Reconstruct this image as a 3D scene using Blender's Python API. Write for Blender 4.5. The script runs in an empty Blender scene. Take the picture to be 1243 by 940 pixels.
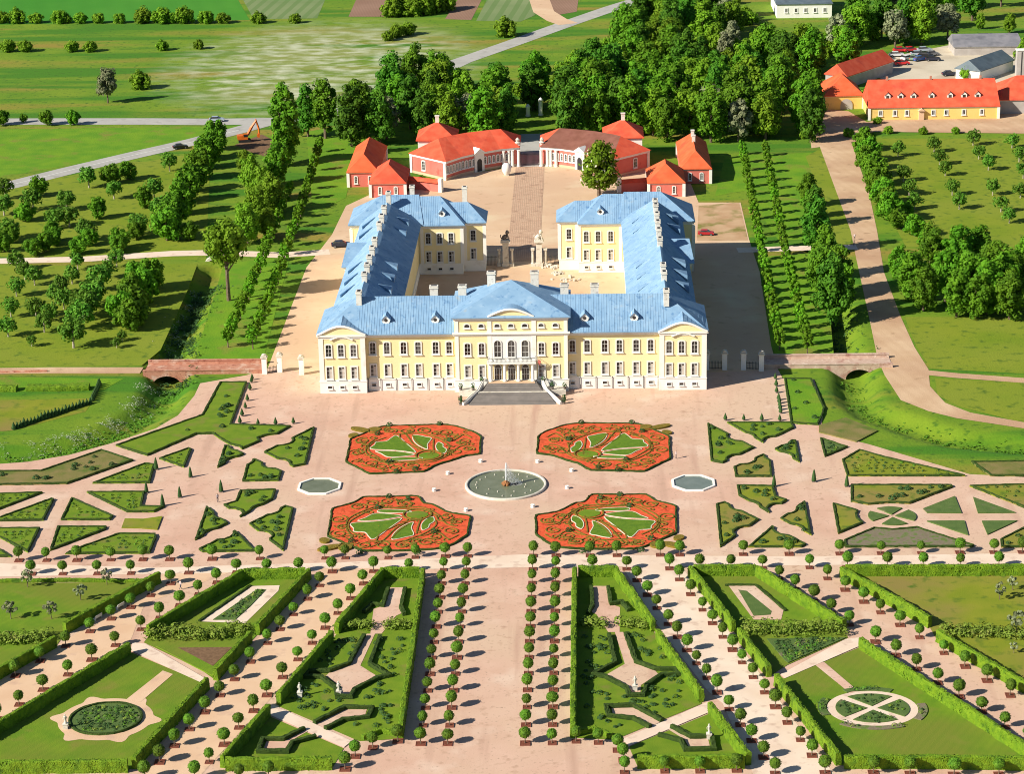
import bpy, bmesh, math, random
from mathutils import Vector, Matrix, noise
random.seed(7)
SC = bpy.context.scene
COL = SC.collection
R = math.radians

# ------------------------------------------------------------------ camera
CF, CP, CY, CR = 2859.0206, 0.3375, 0.0325, -0.0209
CAM = Vector((16.6516, -519.0606, 183.4417))
_f = Vector((-math.sin(CY)*math.cos(CP), math.cos(CY)*math.cos(CP), -math.sin(CP)))
_r = Vector((math.cos(CY), math.sin(CY), 0)); _u = _r.cross(_f)
_r, _u = math.cos(CR)*_r+math.sin(CR)*_u, -math.sin(CR)*_r+math.cos(CR)*_u
cam = bpy.data.cameras.new('camera'); co = bpy.data.objects.new('camera', cam); COL.objects.link(co)
cam.sensor_fit = 'HORIZONTAL'; cam.sensor_width = 36; cam.lens = 36*CF/1243.0
cam.clip_start = 1; cam.clip_end = 9000
co.matrix_world = Matrix(((_r.x, _u.x, -_f.x, CAM.x), (_r.y, _u.y, -_f.y, CAM.y), (_r.z, _u.z, -_f.z, CAM.z), (0, 0, 0, 1)))
SC.camera = co

def G(px, py, z=0.0):
    """surveyed photo point -> plan point (x, y) at height z"""
    d = _f*CF + _r*(px-621.5) + _u*(470-py)
    t = (z-CAM.z)/d.z
    return (CAM.x+t*d.x, CAM.y+t*d.y)

def survey(ox, oy, s):
    def one(x, y, z=0.0): return G(ox+x/s, oy+y/s, z)
    return one
c1 = survey(0, 460, 2.9595); c2 = survey(380, 460, 2.5896); c3 = survey(823, 460, 2.9595)
c4 = survey(0, 670, 2.9595); c5 = survey(300, 670, 2.9595); c6 = survey(620, 670, 3.4824); c7 = survey(883, 670, 3.4528)
f1 = survey(0, 0, 2.9595); f2 = survey(400, 0, 2.9595); f3 = survey(823, 0, 2.9595)
m1 = survey(0, 280, 2.9595); m2 = survey(823, 280, 2.9595)
k2 = survey(640, 500, 4.945); k4 = survey(0, 500, 4.9455); k5 = survey(180, 460, 4.0875)
k6 = survey(840, 440, 3.76); k7 = survey(980, 470, 4.274)
def pts(fn, L, z=0.0): return [fn(x, y, z) for x, y in L]
def mir(L): return [(-x, y) for x, y in L]

# ------------------------------------------------------------------ materials
def mat(name, a, b=None, scale=0.3, rough=0.9, detail=4, bump=0.0, bscale=3.0, rnd=0.0, spec=0.3, c=None, cscale=0.03, lo=0.35, hi=0.65, trans=0.0, metallic=0.0, coord='pos'):
    m = bpy.data.materials.new(name); m.use_nodes = True
    nt = m.node_tree; N = nt.nodes; L = nt.links
    bs = N['Principled BSDF']; bs.inputs['Roughness'].default_value = rough
    bs.inputs['Specular IOR Level'].default_value = spec; bs.inputs['Metallic'].default_value = metallic
    b = b or a
    g = N.new('ShaderNodeNewGeometry')
    nz = N.new('ShaderNodeTexNoise'); nz.inputs['Scale'].default_value = scale; nz.inputs['Detail'].default_value = detail
    L.new(g.outputs['Position'], nz.inputs['Vector'])
    mr = N.new('ShaderNodeMapRange'); mr.inputs[1].default_value = lo; mr.inputs[2].default_value = hi
    L.new(nz.outputs['Fac'], mr.inputs[0])
    mx = N.new('ShaderNodeMix'); mx.data_type = 'RGBA'
    mx.inputs[6].default_value = (*a, 1); mx.inputs[7].default_value = (*b, 1)
    L.new(mr.outputs[0], mx.inputs[0]); out = mx.outputs[2]
    if c:
        n2 = N.new('ShaderNodeTexNoise'); n2.inputs['Scale'].default_value = cscale; n2.inputs['Detail'].default_value = 5
        L.new(g.outputs['Position'], n2.inputs['Vector'])
        m2_ = N.new('ShaderNodeMapRange'); m2_.inputs[1].default_value = 0.42; m2_.inputs[2].default_value = 0.62
        L.new(n2.outputs['Fac'], m2_.inputs[0])
        x2 = N.new('ShaderNodeMix'); x2.data_type = 'RGBA'; x2.inputs[7].default_value = (*c, 1)
        L.new(m2_.outputs[0], x2.inputs[0]); L.new(out, x2.inputs[6]); out = x2.outputs[2]
    if rnd:
        oi = N.new('ShaderNodeObjectInfo'); hs = N.new('ShaderNodeHueSaturation')
        ma = N.new('ShaderNodeMapRange'); ma.inputs[3].default_value = 1-rnd; ma.inputs[4].default_value = 1+rnd
        mh = N.new('ShaderNodeMapRange'); mh.inputs[3].default_value = 0.5-rnd*0.06; mh.inputs[4].default_value = 0.5+rnd*0.04
        L.new(oi.outputs['Random'], ma.inputs[0]); L.new(ma.outputs[0], hs.inputs['Value'])
        L.new(oi.outputs['Random'], mh.inputs[0]); L.new(mh.outputs[0], hs.inputs['Hue'])
        L.new(out, hs.inputs['Color']); out = hs.outputs[0]
    L.new(out, bs.inputs['Base Color'])
    if bump:
        nb = N.new('ShaderNodeTexNoise'); nb.inputs['Scale'].default_value = bscale; nb.inputs['Detail'].default_value = 6
        L.new(g.outputs['Position'], nb.inputs['Vector'])
        bp = N.new('ShaderNodeBump'); bp.inputs['Strength'].default_value = bump; bp.inputs['Distance'].default_value = 0.25
        L.new(nb.outputs['Fac'], bp.inputs['Height']); L.new(bp.outputs[0], bs.inputs['Normal'])
    if trans:
        tr = N.new('ShaderNodeBsdfTranslucent'); ms = N.new('ShaderNodeMixShader'); ms.inputs[0].default_value = trans
        L.new(out, tr.inputs['Color'])
        o = N['Material Output']; L.new(bs.outputs[0], ms.inputs[1]); L.new(tr.outputs[0], ms.inputs[2]); L.new(ms.outputs[0], o.inputs['Surface'])
    return m

def overlay(m, colour, scale, lo, hi, detail=6, squash=None, angle=0.0, place=None):
    """another noise-driven colour over a material (wear, flowers, stains)"""
    nt = m.node_tree; N = nt.nodes; L = nt.links; bs = N['Principled BSDF']
    src = bs.inputs['Base Color'].links[0].from_socket
    g = N.new('ShaderNodeNewGeometry'); vec = g.outputs['Position']
    if squash:
        mp = N.new('ShaderNodeMapping'); mp.inputs['Scale'].default_value = squash; mp.inputs['Rotation'].default_value = (0, 0, angle)
        L.new(vec, mp.inputs[0]); vec = mp.outputs[0]
    n = N.new('ShaderNodeTexNoise'); n.inputs['Scale'].default_value = scale; n.inputs['Detail'].default_value = detail
    L.new(vec, n.inputs['Vector'])
    r = N.new('ShaderNodeMapRange'); r.inputs[1].default_value = lo; r.inputs[2].default_value = hi; L.new(n.outputs['Fac'], r.inputs[0])
    x = N.new('ShaderNodeMix'); x.data_type = 'RGBA'; x.inputs[7].default_value = (*colour, 1)
    fac = r.outputs[0]
    if place:      # only round one place in the landscape: (x, y, half width, half depth)
        mp2 = N.new('ShaderNodeMapping'); mp2.vector_type = 'POINT'; mp2.inputs['Location'].default_value = (-place[0]/place[2], -place[1]/place[3], 0); mp2.inputs['Scale'].default_value = (1/place[2], 1/place[3], 0)
        L.new(g.outputs['Position'], mp2.inputs[0]); ln = N.new('ShaderNodeVectorMath'); ln.operation = 'LENGTH'; L.new(mp2.outputs[0], ln.inputs[0])
        r2 = N.new('ShaderNodeMapRange'); r2.inputs[1].default_value = 1.15; r2.inputs[2].default_value = .55; L.new(ln.outputs['Value'], r2.inputs[0])
        mu = N.new('ShaderNodeMath'); mu.operation = 'MULTIPLY'; L.new(fac, mu.inputs[0]); L.new(r2.outputs[0], mu.inputs[1]); fac = mu.outputs[0]
    L.new(fac, x.inputs[0]); L.new(src, x.inputs[6]); L.new(x.outputs[2], bs.inputs['Base Color'])
    return m

def stripes(m, colour, freq, angle, width=0.5, strength=0.5, axis='X'):
    """seams / mown stripes running in one direction"""
    nt = m.node_tree; N = nt.nodes; L = nt.links; bs = N['Principled BSDF']
    src = bs.inputs['Base Color'].links[0].from_socket
    g = N.new('ShaderNodeNewGeometry'); mp = N.new('ShaderNodeMapping'); mp.inputs['Rotation'].default_value = (0, 0, angle)
    L.new(g.outputs['Position'], mp.inputs[0])
    w = N.new('ShaderNodeTexWave'); w.bands_direction = axis; w.inputs['Scale'].default_value = freq; w.inputs['Distortion'].default_value = 0.6; w.inputs['Detail Scale'].default_value = 0.3
    L.new(mp.outputs[0], w.inputs['Vector'])
    r = N.new('ShaderNodeMapRange'); r.inputs[1].default_value = width; r.inputs[2].default_value = min(1, width+0.12); r.inputs[4].default_value = strength
    L.new(w.outputs['Fac'], r.inputs[0])
    x = N.new('ShaderNodeMix'); x.data_type = 'RGBA'; x.inputs[7].default_value = (*colour, 1)
    L.new(r.outputs[0], x.inputs[0]); L.new(src, x.inputs[6]); L.new(x.outputs[2], bs.inputs['Base Color'])
    return m

M = {}
M['grass'] = overlay(overlay(overlay(mat('meadow_grass', (.115, .23, .009), (.175, .27, .014), .06, 1, 6, .5, 1.5), (.28, .22, .035), .045, .51, .66, 6, (.2, 1.1, 1)), (.06, .19, .007), .05, .5, .6, 7, (.2, 1.3, 1), .02), (.05, .13, .008), .5, .56, .7)
M['grass'] = overlay(overlay(M['grass'], (.24, .28, .07), .03, .40, .6, 6, (.5, 1, 1), place=(*G(395, 78), 62, 95)), (.58, .6, .44), .12, .43, .72, 12, (.9, 1.6, 1), place=(*G(390, 80), 60, 90))
M['orchard'] = overlay(mat('orchard_grass', (.155, .235, .008), (.215, .265, .015), .08, 1, 6, .4, 2, c=(.21, .26, .02), cscale=.035), (.075, .14, .01), .4, .55, .72)
M['verge'] = overlay(mat('verge_grass', (.10, .25, .007), (.16, .3, .009), .15, 1, 6, .5, 2), (.20, .22, .03), .12, .56, .7)
M['meadow'] = overlay(mat('flowering_meadow', (.13, .20, .02), (.2, .25, .04), .05, 1, 6, .4, 1.5, c=(.26, .28, .08), cscale=.02), (.55, .58, .42), .12, .54, .68, 9, (1, .45, 1))
M['cropfield'] = stripes(mat('bright_crop', (.045, .24, .012), (.075, .28, .02), .02, 1), (.03, .16, .01), .12, R(80), .6, .4)
M['palefield'] = stripes(mat('pale_crop', (.17, .24, .09), (.22, .28, .12), .03, 1), (.11, .2, .05), .06, R(5), .5, .6)
M['plough'] = stripes(mat('ploughed_soil', (.26, .15, .10), (.33, .2, .14), .04, 1), (.21, .12, .08), .25, R(20), .5, .5)
M['lawn'] = overlay(stripes(mat('clipped_lawn', (.11, .22, .008), (.165, .265, .012), .25, 1, 6, .25, 5, c=(.17, .21, .02), cscale=.06), (.09, .185, .008), .22, R(30), .5, .16), (.2, .21, .03), .2, .58, .75)
M['drylawn'] = overlay(mat('dry_lawn', (.185, .235, .011), (.24, .26, .018), .2, 1, 6, .25, 5, c=(.25, .2, .05), cscale=.05), (.085, .15, .012), .35, .55, .7)
M['bedturf'] = overlay(mat('bed_turf', (.12, .215, .008), (.165, .25, .012), .4, 1, 6, .3, 5), (.2, .19, .04), .22, .55, .72)
M['drybed'] = overlay(mat('dry_bed', (.17, .17, .04), (.24, .19, .07), .3, 1, 6, .3, 5), (.1, .15, .02), .2, .5, .66)
M['mauvebed'] = overlay(mat('mauve_bed', (.19, .16, .10), (.27, .2, .165), .9, 1, 6, .3, 5), (.12, .18, .04), .9, .46, .62, 10)
M['clover'] = overlay(mat('dark_turf', (.075, .135, .03), (.105, .165, .04), .5, 1, 6, .3, 5), (.22, .17, .12), .18, .6, .72)
M['gravel'] = overlay(overlay(mat('pink_gravel', (.61, .375, .275), (.69, .455, .345), .12, 1, 8, .15, 8, c=(.65, .46, .33), cscale=.025), (.48, .30, .21), .5, .58, .75), (.74, .56, .44), .09, .56, .75)
M['gravel'] = overlay(overlay(M['gravel'], (.54, .34, .25), .12, .56, .72, 8, (2.2, .16, 1)), (.47, .31, .23), 1.6, .6, .72, 8)
M['palegravel'] = overlay(mat('pale_gravel', (.75, .58, .45), (.82, .67, .54), .15, 1, 8, .15, 8), (.56, .39, .3), .45, .56, .74)
M['rosegravel'] = overlay(mat('rose_gravel', (.68, .45, .29), (.74, .52, .35), .15, 1, 8, .15, 8), (.56, .37, .27), .25, .58, .74)
M['tan'] = overlay(overlay(mat('tan_gravel', (.66, .45, .285), (.72, .52, .345), .1, 1, 8, .15, 6, c=(.64, .43, .28), cscale=.04), (.50, .33, .2), .3, .6, .76), (.74, .61, .41), .06, .56, .74)
M['dirt'] = overlay(stripes(mat('dirt_road', (.57, .38, .23), (.66, .47, .3), .12, 1, 8, .3, 3, c=(.5, .31, .19), cscale=.05), (.47, .29, .17), .11, R(-16), .55, .16), (.38, .24, .14), .25, .62, .76)
M['yard'] = overlay(mat('yard_gravel', (.57, .5, .38), (.65, .57, .44), .08, 1), (.45, .36, .26), .06, .5, .7)
M['brownplot'] = overlay(mat('worn_plot', (.47, .29, .16), (.55, .37, .22), .2, 1), (.22, .2, .05), .15, .5, .66)
M['asphalt'] = overlay(mat('worn_asphalt', (.40, .39, .365), (.47, .455, .42), .1, .95), (.34, .33, .3), .3, .55, .7)
M['line'] = mat('road_paint', (.75, .75, .72))
M['cobble'] = stripes(stripes(overlay(mat('cobbles', (.56, .36, .24), (.64, .44, .3), .6, 1, 6, .5, 4), (.36, .22, .15), .35, .55, .72), (.36, .23, .16), .55, 0, .72, .5), (.42, .27, .19), .25, 0, .75, .5, 'Y')
M['soil'] = mat('bark_mulch', (.16, .045, .025), (.23, .075, .045), 3, 1, bump=.5, bscale=8)
M['kerbwood'] = mat('timber_kerb', (.2, .06, .04), (.26, .09, .06), 2)
M['earth'] = mat('dark_earth', (.15, .085, .045), (.22, .13, .07), 2, 1)
M['redgravel'] = overlay(mat('red_brick_chips', (.68, .085, .028), (.76, .125, .045), 1.2, 1, 6, .3, 8), (.42, .075, .02), .9, .54, .68)
M['whitegravel'] = mat('white_edging', (.66, .61, .45), (.76, .72, .57), 3)
M['shell'] = mat('fine_dark_turf', (.085, .18, .008), (.13, .23, .012), 1.2, 1, 6, .4, 6)
M['box'] = mat('box_hedge', (.028, .062, .008), (.055, .095, .014), 1.5, .9, 4, .6, 5, trans=.1)
M['scroll'] = mat('olive_box', (.16, .13, .012), (.25, .17, .022), 1.5, .9, 4, .6, 5)
M['hedge'] = overlay(mat('clipped_leaves', (.105, .21, .005), (.17, .285, .008), 1.1, .8, 5, .8, 4), (.06, .14, .006), .6, .55, .7)
M['shrubband'] = overlay(mat('loose_shrub_leaves', (.14, .225, .02), (.21, .29, .035), .8, .8, 5, .5, 4, trans=.1), (.3, .33, .07), .5, .56, .7)
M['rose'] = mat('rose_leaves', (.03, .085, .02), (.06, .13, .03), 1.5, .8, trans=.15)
M['ballleaf'] = mat('linden_ball_leaves', (.062, .155, .007), (.12, .24, .012), 1.6, .75, rnd=.3, trans=.18)
def leafmat(n, a, b, rnd=.25): return mat(n, a, b, .35, .75, 4, rnd=rnd, trans=.18, spec=.2)
M['leafA'] = leafmat('broad_leaves', (.062, .19, .006), (.135, .31, .012))
M['leafB'] = leafmat('yellow_green_leaves', (.11, .24, .008), (.19, .34, .016))
M['leafC'] = leafmat('dark_leaves', (.042, .145, .008), (.09, .235, .013))
M['leafD'] = leafmat('grey_leaves', (.19, .23, .11), (.3, .33, .18))
M['leafO'] = leafmat('orchard_leaves', (.07, .20, .014), (.13, .28, .024))
M['leafV'] = leafmat('avenue_leaves', (.09, .25, .007), (.15, .33, .012))
M['blossom'] = mat('cream_blossom', (.62, .58, .42), (.7, .66, .5), 1)
M['dill'] = mat('white_umbels', (.5, .54, .4), (.62, .64, .52), 1)
M['bark'] = mat('bark', (.13, .09, .06), (.2, .15, .11), 2, .95, bump=.5)
M['paleb'] = mat('pale_bark', (.36, .31, .24), (.45, .4, .32), 2)
M['yellow'] = overlay(mat('yellow_plaster', (.89, .74, .39), (.91, .78, .45), .15, .85, 5), (.84, .69, .38), .3, .6, .8)
M['whitepl'] = overlay(mat('white_plaster', (.86, .84, .78), (.89, .87, .82), .3, .85, 5), (.66, .6, .5), .25, .6, .8)
M['ochre'] = overlay(mat('ochre_plaster', (.86, .58, .17), (.89, .64, .22), .15, .85), (.6, .4, .15), .3, .6, .8)
M['redpl'] = overlay(mat('red_plaster', (.65, .16, .125), (.71, .21, .165), .3, .85, 5), (.5, .08, .06), .3, .58, .76)
M['greywall'] = mat('grey_wall', (.4, .36, .33), (.5, .46, .43), .3)
def roofmat(n, a, b, d, seam, rough=.5, spec=.4):
    return overlay(mat(n, a, b, .35, rough, 6, spec=spec), d, .25, .55, .75)
M['blueroof'] = overlay(roofmat('blue_sheet_roof', (.21, .36, .54), (.265, .425, .60), (.175, .31, .49), 1, .6, .25), (.33, .48, .64), .5, .56, .76)
M['blueroof'] = overlay(overlay(M['blueroof'], (.13, .26, .45), .9, .58, .7, 8, (1, 1, .25)), (.36, .42, .46), .35, .66, .78, 9)
M['redroof'] = roofmat('red_tile_roof', (.70, .095, .045), (.77, .14, .07), (.55, .075, .045), 1, .85, .2)
M['orangeroof'] = roofmat('orange_tile_roof', (.73, .115, .04), (.78, .155, .06), (.6, .09, .045), 1, .85, .2)
M['brownroof'] = roofmat('weathered_tile_roof', (.2, .08, .055), (.26, .11, .08), (.18, .065, .05), 1, .9, .2)
M['greyroof'] = roofmat('grey_sheet_roof', (.2, .2, .22), (.27, .26, .28), (.15, .15, .17), 1, .6)
M['slateroof'] = roofmat('slate_roof', (.1, .14, .17), (.14, .18, .21), (.08, .1, .12), 1, .6)
M['chimney'] = overlay(mat('chimney_render', (.72, .68, .6), (.78, .75, .68), .8), (.5, .45, .4), 1.2, .55, .7)
M['glass'] = mat('window_glass', (.03, .03, .032), (.08, .075, .07), .6, .1, spec=.6, rnd=.7)
M['blind'] = mat('pale_blind', (.5, .44, .38), (.6, .55, .48), .5)
M['frame'] = mat('white_paint', (.8, .79, .75))
M['stone'] = overlay(mat('pale_stone', (.62, .57, .48), (.7, .66, .58), .6, .85), (.42, .37, .3), .9, .55, .7)
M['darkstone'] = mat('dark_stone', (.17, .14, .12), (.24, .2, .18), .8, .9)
M['stair'] = stripes(mat('grey_steps', (.22, .2, .185), (.28, .25, .23), .5, .9), (.16, .14, .13), .8, 0, .6, .5, 'Y')
M['iron'] = mat('black_iron', (.03, .03, .033), rough=.5)
M['brick'] = overlay(overlay(mat('old_brick', (.45, .19, .12), (.56, .28, .19), .6, .95, 8, .5, 4), (.62, .42, .32), .4, .52, .66), (.33, .12, .08), 1.1, .56, .7)
M['rubble'] = overlay(overlay(mat('field_stone', (.52, .36, .28), (.62, .46, .36), .7, .95, 8, .5, 4), (.42, .22, .17), .5, .54, .66), (.7, .58, .48), 1.0, .58, .7)
M['water'] = mat('pool_water', (.15, .17, .10), (.19, .21, .135), .4, .18, spec=.4)
M['lakewater'] = mat('clear_pool_water', (.16, .2, .17), (.2, .24, .21), .4, .15, spec=.4)
M['spray'] = mat('water_spray', (.88, .9, .92), rough=.4, trans=.4)
M['bronze'] = mat('ochre_bronze', (.4, .19, .06), (.3, .12, .05), 2, .6)
M['tyre'] = mat('tyre_rubber', (.025, .025, .025))
M['orangepaint'] = mat('orange_paint', (.75, .17, .02), (.68, .15, .02), 1, .45)
M['skin'] = mat('skin', (.55, .33, .24)); M['cloth'] = mat('dark_clothes', (.05, .05, .08)); M['shirt'] = mat('pale_shirt', (.6, .5, .5)); M['hair'] = mat('brown_hair', (.06, .035, .02))
def paint(n, c): return mat(n, c, rough=.3, spec=.6)
for n, c in (('p_navy', (.02, .025, .05)), ('p_red', (.45, .02, .03)), ('p_silver', (.4, .47, .55)), ('p_white', (.75, .76, .78)), ('p_blue', (.05, .13, .4)), ('p_black', (.02, .02, .022)), ('p_bright', (.75, .03, .04)), ('p_green', (.2, .3, .2)), ('p_grey', (.3, .3, .32))):
    M[n] = paint({'p_navy': 'navy_paint', 'p_red': 'maroon_paint', 'p_silver': 'silver_paint', 'p_white': 'white_car_paint', 'p_blue': 'blue_paint', 'p_black': 'black_paint', 'p_bright': 'bright_red_paint', 'p_green': 'green_paint', 'p_grey': 'grey_paint'}[n], c)

# ------------------------------------------------------------------ mesh helper
def area(p): return .5*sum(p[i][0]*p[(i+1) % len(p)][1]-p[(i+1) % len(p)][0]*p[i][1] for i in range(len(p)))
def ccw(p): return list(p) if area(p) > 0 else list(reversed(p))
def inside(p, x, y):
    c = False; n = len(p)
    for i in range(n):
        x1, y1 = p[i]; x2, y2 = p[(i+1) % n]
        if (y1 > y) != (y2 > y) and x < (x2-x1)*(y-y1)/(y2-y1)+x1: c = not c
    return c
def centre(p): return (sum(a for a, b in p)/len(p), sum(b for a, b in p)/len(p))
def densify(p, step, closed=True):
    out = []; n = len(p)
    for i in range(n if closed else n-1):
        a = p[i]; b = p[(i+1) % n]; d = math.dist(a, b); k = max(1, int(round(d/step)))
        for j in range(k): out.append((a[0]+(b[0]-a[0])*j/k, a[1]+(b[1]-a[1])*j/k))
    if not closed: out.append(p[-1])
    return out
def offset(p, d, closed=True):
    """move a polyline/polygon to its left by d (inwards for a counter-clockwise polygon)"""
    n = len(p); out = []
    for i in range(n):
        if closed: a = p[i-1]; b = p[(i+1) % n]
        else: a = p[max(0, i-1)]; b = p[min(n-1, i+1)]
        def nrm(u, v):
            dx, dy = v[0]-u[0], v[1]-u[1]; l = math.hypot(dx, dy) or 1; return (-dy/l, dx/l)
        n1 = nrm(a, p[i]) if a != p[i] else nrm(p[i], b)
        n2 = nrm(p[i], b) if b != p[i] else n1
        mx, my = n1[0]+n2[0], n1[1]+n2[1]; l = mx*mx+my*my
        if l < .25: k = d*.9; mx, my = n1
        else: k = min(2*d/l, 2.2*abs(d)/math.sqrt(l)) if d > 0 else -min(2*abs(d)/l, 2.2*abs(d)/math.sqrt(l))
        out.append((p[i][0]+mx*k, p[i][1]+my*k))
    return out

class MB:
    def __init__(s): s.v = []; s.f = []; s.m = []
    def add(s, v, f, m=0):
        o = len(s.v); s.v += [tuple(q) for q in v]
        for q in f: s.f.append(tuple(i+o for i in q)); s.m.append(m)
    def box(s, x0, x1, y0, y1, z0, z1, m=0):
        s.add([(x0, y0, z0), (x1, y0, z0), (x1, y1, z0), (x0, y1, z0), (x0, y0, z1), (x1, y0, z1), (x1, y1, z1), (x0, y1, z1)],
              [(3, 2, 1, 0), (4, 5, 6, 7), (0, 1, 5, 4), (1, 2, 6, 5), (2, 3, 7, 6), (3, 0, 4, 7)], m); return s
    def obox(s, c, ax, lx, ly, z0, z1, m=0):
        """box at plan centre c, long axis at angle ax"""
        ca, sa = math.cos(ax), math.sin(ax)
        q = [(c[0]+ca*a*lx/2-sa*b*ly/2, c[1]+sa*a*lx/2+ca*b*ly/2) for a, b in ((-1, -1), (1, -1), (1, 1), (-1, 1))]
        return s.prism(q, z0, z1, m)
    def prism(s, p, z0, z1, m=0):
        p = ccw(p); n = len(p)
        s.add([(x, y, z0) for x, y in p]+[(x, y, z1) for x, y in p],
              [tuple(range(n, 2*n)), tuple(reversed(range(n)))]+[(i, (i+1) % n, n+(i+1) % n, n+i) for i in range(n)], m); return s
    def sheet(s, p, z, m=0):
        p = ccw(p); s.add([(x, y, z) for x, y in p], [tuple(range(len(p)))], m); return s
    def lathe(s, prof, n, c=(0, 0, 0), m=0, sx=1, sy=1, rot=0):
        v = []; f = []
        for r, z in prof:
            for i in range(n):
                a = 2*math.pi*i/n+rot; v.append((c[0]+r*sx*math.cos(a), c[1]+r*sy*math.sin(a), c[2]+z))
        for k in range(len(prof)-1):
            for i in range(n): f.append((k*n+i, k*n+(i+1) % n, (k+1)*n+(i+1) % n, (k+1)*n+i))
        f.append(tuple(reversed(range(n)))); f.append(tuple((len(prof)-1)*n+i for i in range(n)))
        s.add(v, f, m); return s
    def tube(s, P, r, n=6, m=0):
        P = [Vector(p) for p in P]; rr = r if isinstance(r, (list, tuple)) else [r]*len(P)
        v = []; f = []
        for k, p in enumerate(P):
            d = (P[min(k+1, len(P)-1)]-P[max(k-1, 0)]).normalized()
            a = d.cross(Vector((0, 0, 1)) if abs(d.z) < .9 else Vector((1, 0, 0))).normalized(); b = d.cross(a)
            for i in range(n):
                t = 2*math.pi*i/n; v.append(tuple(p+(a*math.cos(t)+b*math.sin(t))*rr[k]))
        for k in range(len(P)-1):
            for i in range(n): f.append((k*n+i, (k+1)*n+i, (k+1)*n+(i+1) % n, k*n+(i+1) % n))
        f.append(tuple(range(n))); f.append(tuple(reversed([(len(P)-1)*n+i for i in range(n)])))
        s.add(v, f, m); return s
    def hip(s, q, ridge, ze, zr, m=0, drop=.25):
        """roof over quad q (front-left, front-right, back-right, back-left), ridge two plan points (left/right or front/back)"""
        a, b = ridge; q = list(q)
        v = [(*p, ze-drop) for p in q]+[(*p, ze) for p in q]+[(*a, zr), (*b, zr)]
        F = [(3, 2, 1, 0), (0, 1, 5, 4), (1, 2, 6, 5), (2, 3, 7, 6), (3, 0, 4, 7)]
        dx = abs(a[0]-b[0])
        if s_horizontal(q, a, b): F += [(4, 5, 9, 8), (5, 6, 9), (6, 7, 8, 9), (7, 4, 8)]
        else: F += [(4, 5, 8), (5, 6, 9, 8), (6, 7, 9), (7, 4, 8, 9)]
        s.add(v, F, m); return s
    def quadleaf(s, c, size, nrm, m=0):
        n = nrm.normalized(); a = n.cross(Vector((random.uniform(-1, 1), random.uniform(-1, 1), random.uniform(-1, 1)))).normalized(); b = n.cross(a)
        a *= size; b *= size*random.uniform(.55, .9)
        s.add([c-a*.9, c-b, c+a, c+b*.95], [(0, 1, 2, 3)], m)
    def build(s, name, mats, parent=None, o=(0, 0, 0), smooth=False):
        me = bpy.data.meshes.new(name)
        me.from_pydata([(x-o[0], y-o[1], z-o[2]) for x, y, z in s.v], [], s.f)
        mats = mats if isinstance(mats, (list, tuple)) else [mats]
        for k in mats: me.materials.append(M[k])
        if len(mats) > 1: me.polygons.foreach_set('material_index', s.m)
        if smooth: me.polygons.foreach_set('use_smooth', [True]*len(me.polygons))
        me.update()
        ob = bpy.data.objects.new(name, me); COL.objects.link(ob)
        if parent: ob.parent = parent
        return ob
def s_horizontal(q, a, b):
    u = Vector((q[1][0]-q[0][0], q[1][1]-q[0][1])).normalized(); w = Vector((b[0]-a[0], b[1]-a[1]))
    return w.length < 1e-6 or abs(w.normalized().dot(u)) > .7

def tag(o, label, cat, group=None):
    o['label'] = label; o['category'] = cat
    if group: o['group'] = group
    return o
def thing(name, label, cat, loc=(0, 0, 0), group=None, rz=0):
    o = bpy.data.objects.new(name, None); COL.objects.link(o); o.location = loc; o.rotation_euler = (0, 0, rz)
    o.empty_display_size = .5
    return tag(o, label, cat, group)
NZ = [0]
def structure(name, poly, z, m):
    NZ[0] += 1; z += .0002*NZ[0]
    o = MB().sheet(poly, z).build(name, m); o['kind'] = 'structure'; return o
def dup(root, loc, rz=0, sc=1, label=None, group=None):
    r = root.copy(); COL.objects.link(r); r.location = loc; r.rotation_euler = (0, 0, rz)
    r.scale = sc if isinstance(sc, tuple) else (sc, sc, sc)
    if label: r['label'] = label
    if group: r['group'] = group
    for ch in root.children:
        c = ch.copy(); COL.objects.link(c); c.parent = r
        for g in ch.children:
            d = g.copy(); COL.objects.link(d); d.parent = c
    return r
def hide_proto(o):
    """the prototype itself leaves the scene once its copies stand"""
    for c in list(o.children):
        for g in list(c.children): bpy.data.objects.remove(g)
        bpy.data.objects.remove(c)
    bpy.data.objects.remove(o)
ORD = 'first second third fourth fifth sixth seventh eighth ninth tenth eleventh twelfth thirteenth fourteenth fifteenth sixteenth seventeenth eighteenth nineteenth twentieth'.split()
def nth(i):
    if i < 20: return ORD[i]
    t = ('twenty', 'thirty', 'forty')[(i+1)//10-2]
    return t+'-'+ORD[(i+1) % 10-1] if (i+1) % 10 else {'twenty': 'twentieth', 'thirty': 'thirtieth', 'forty': 'fortieth'}[t]
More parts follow.
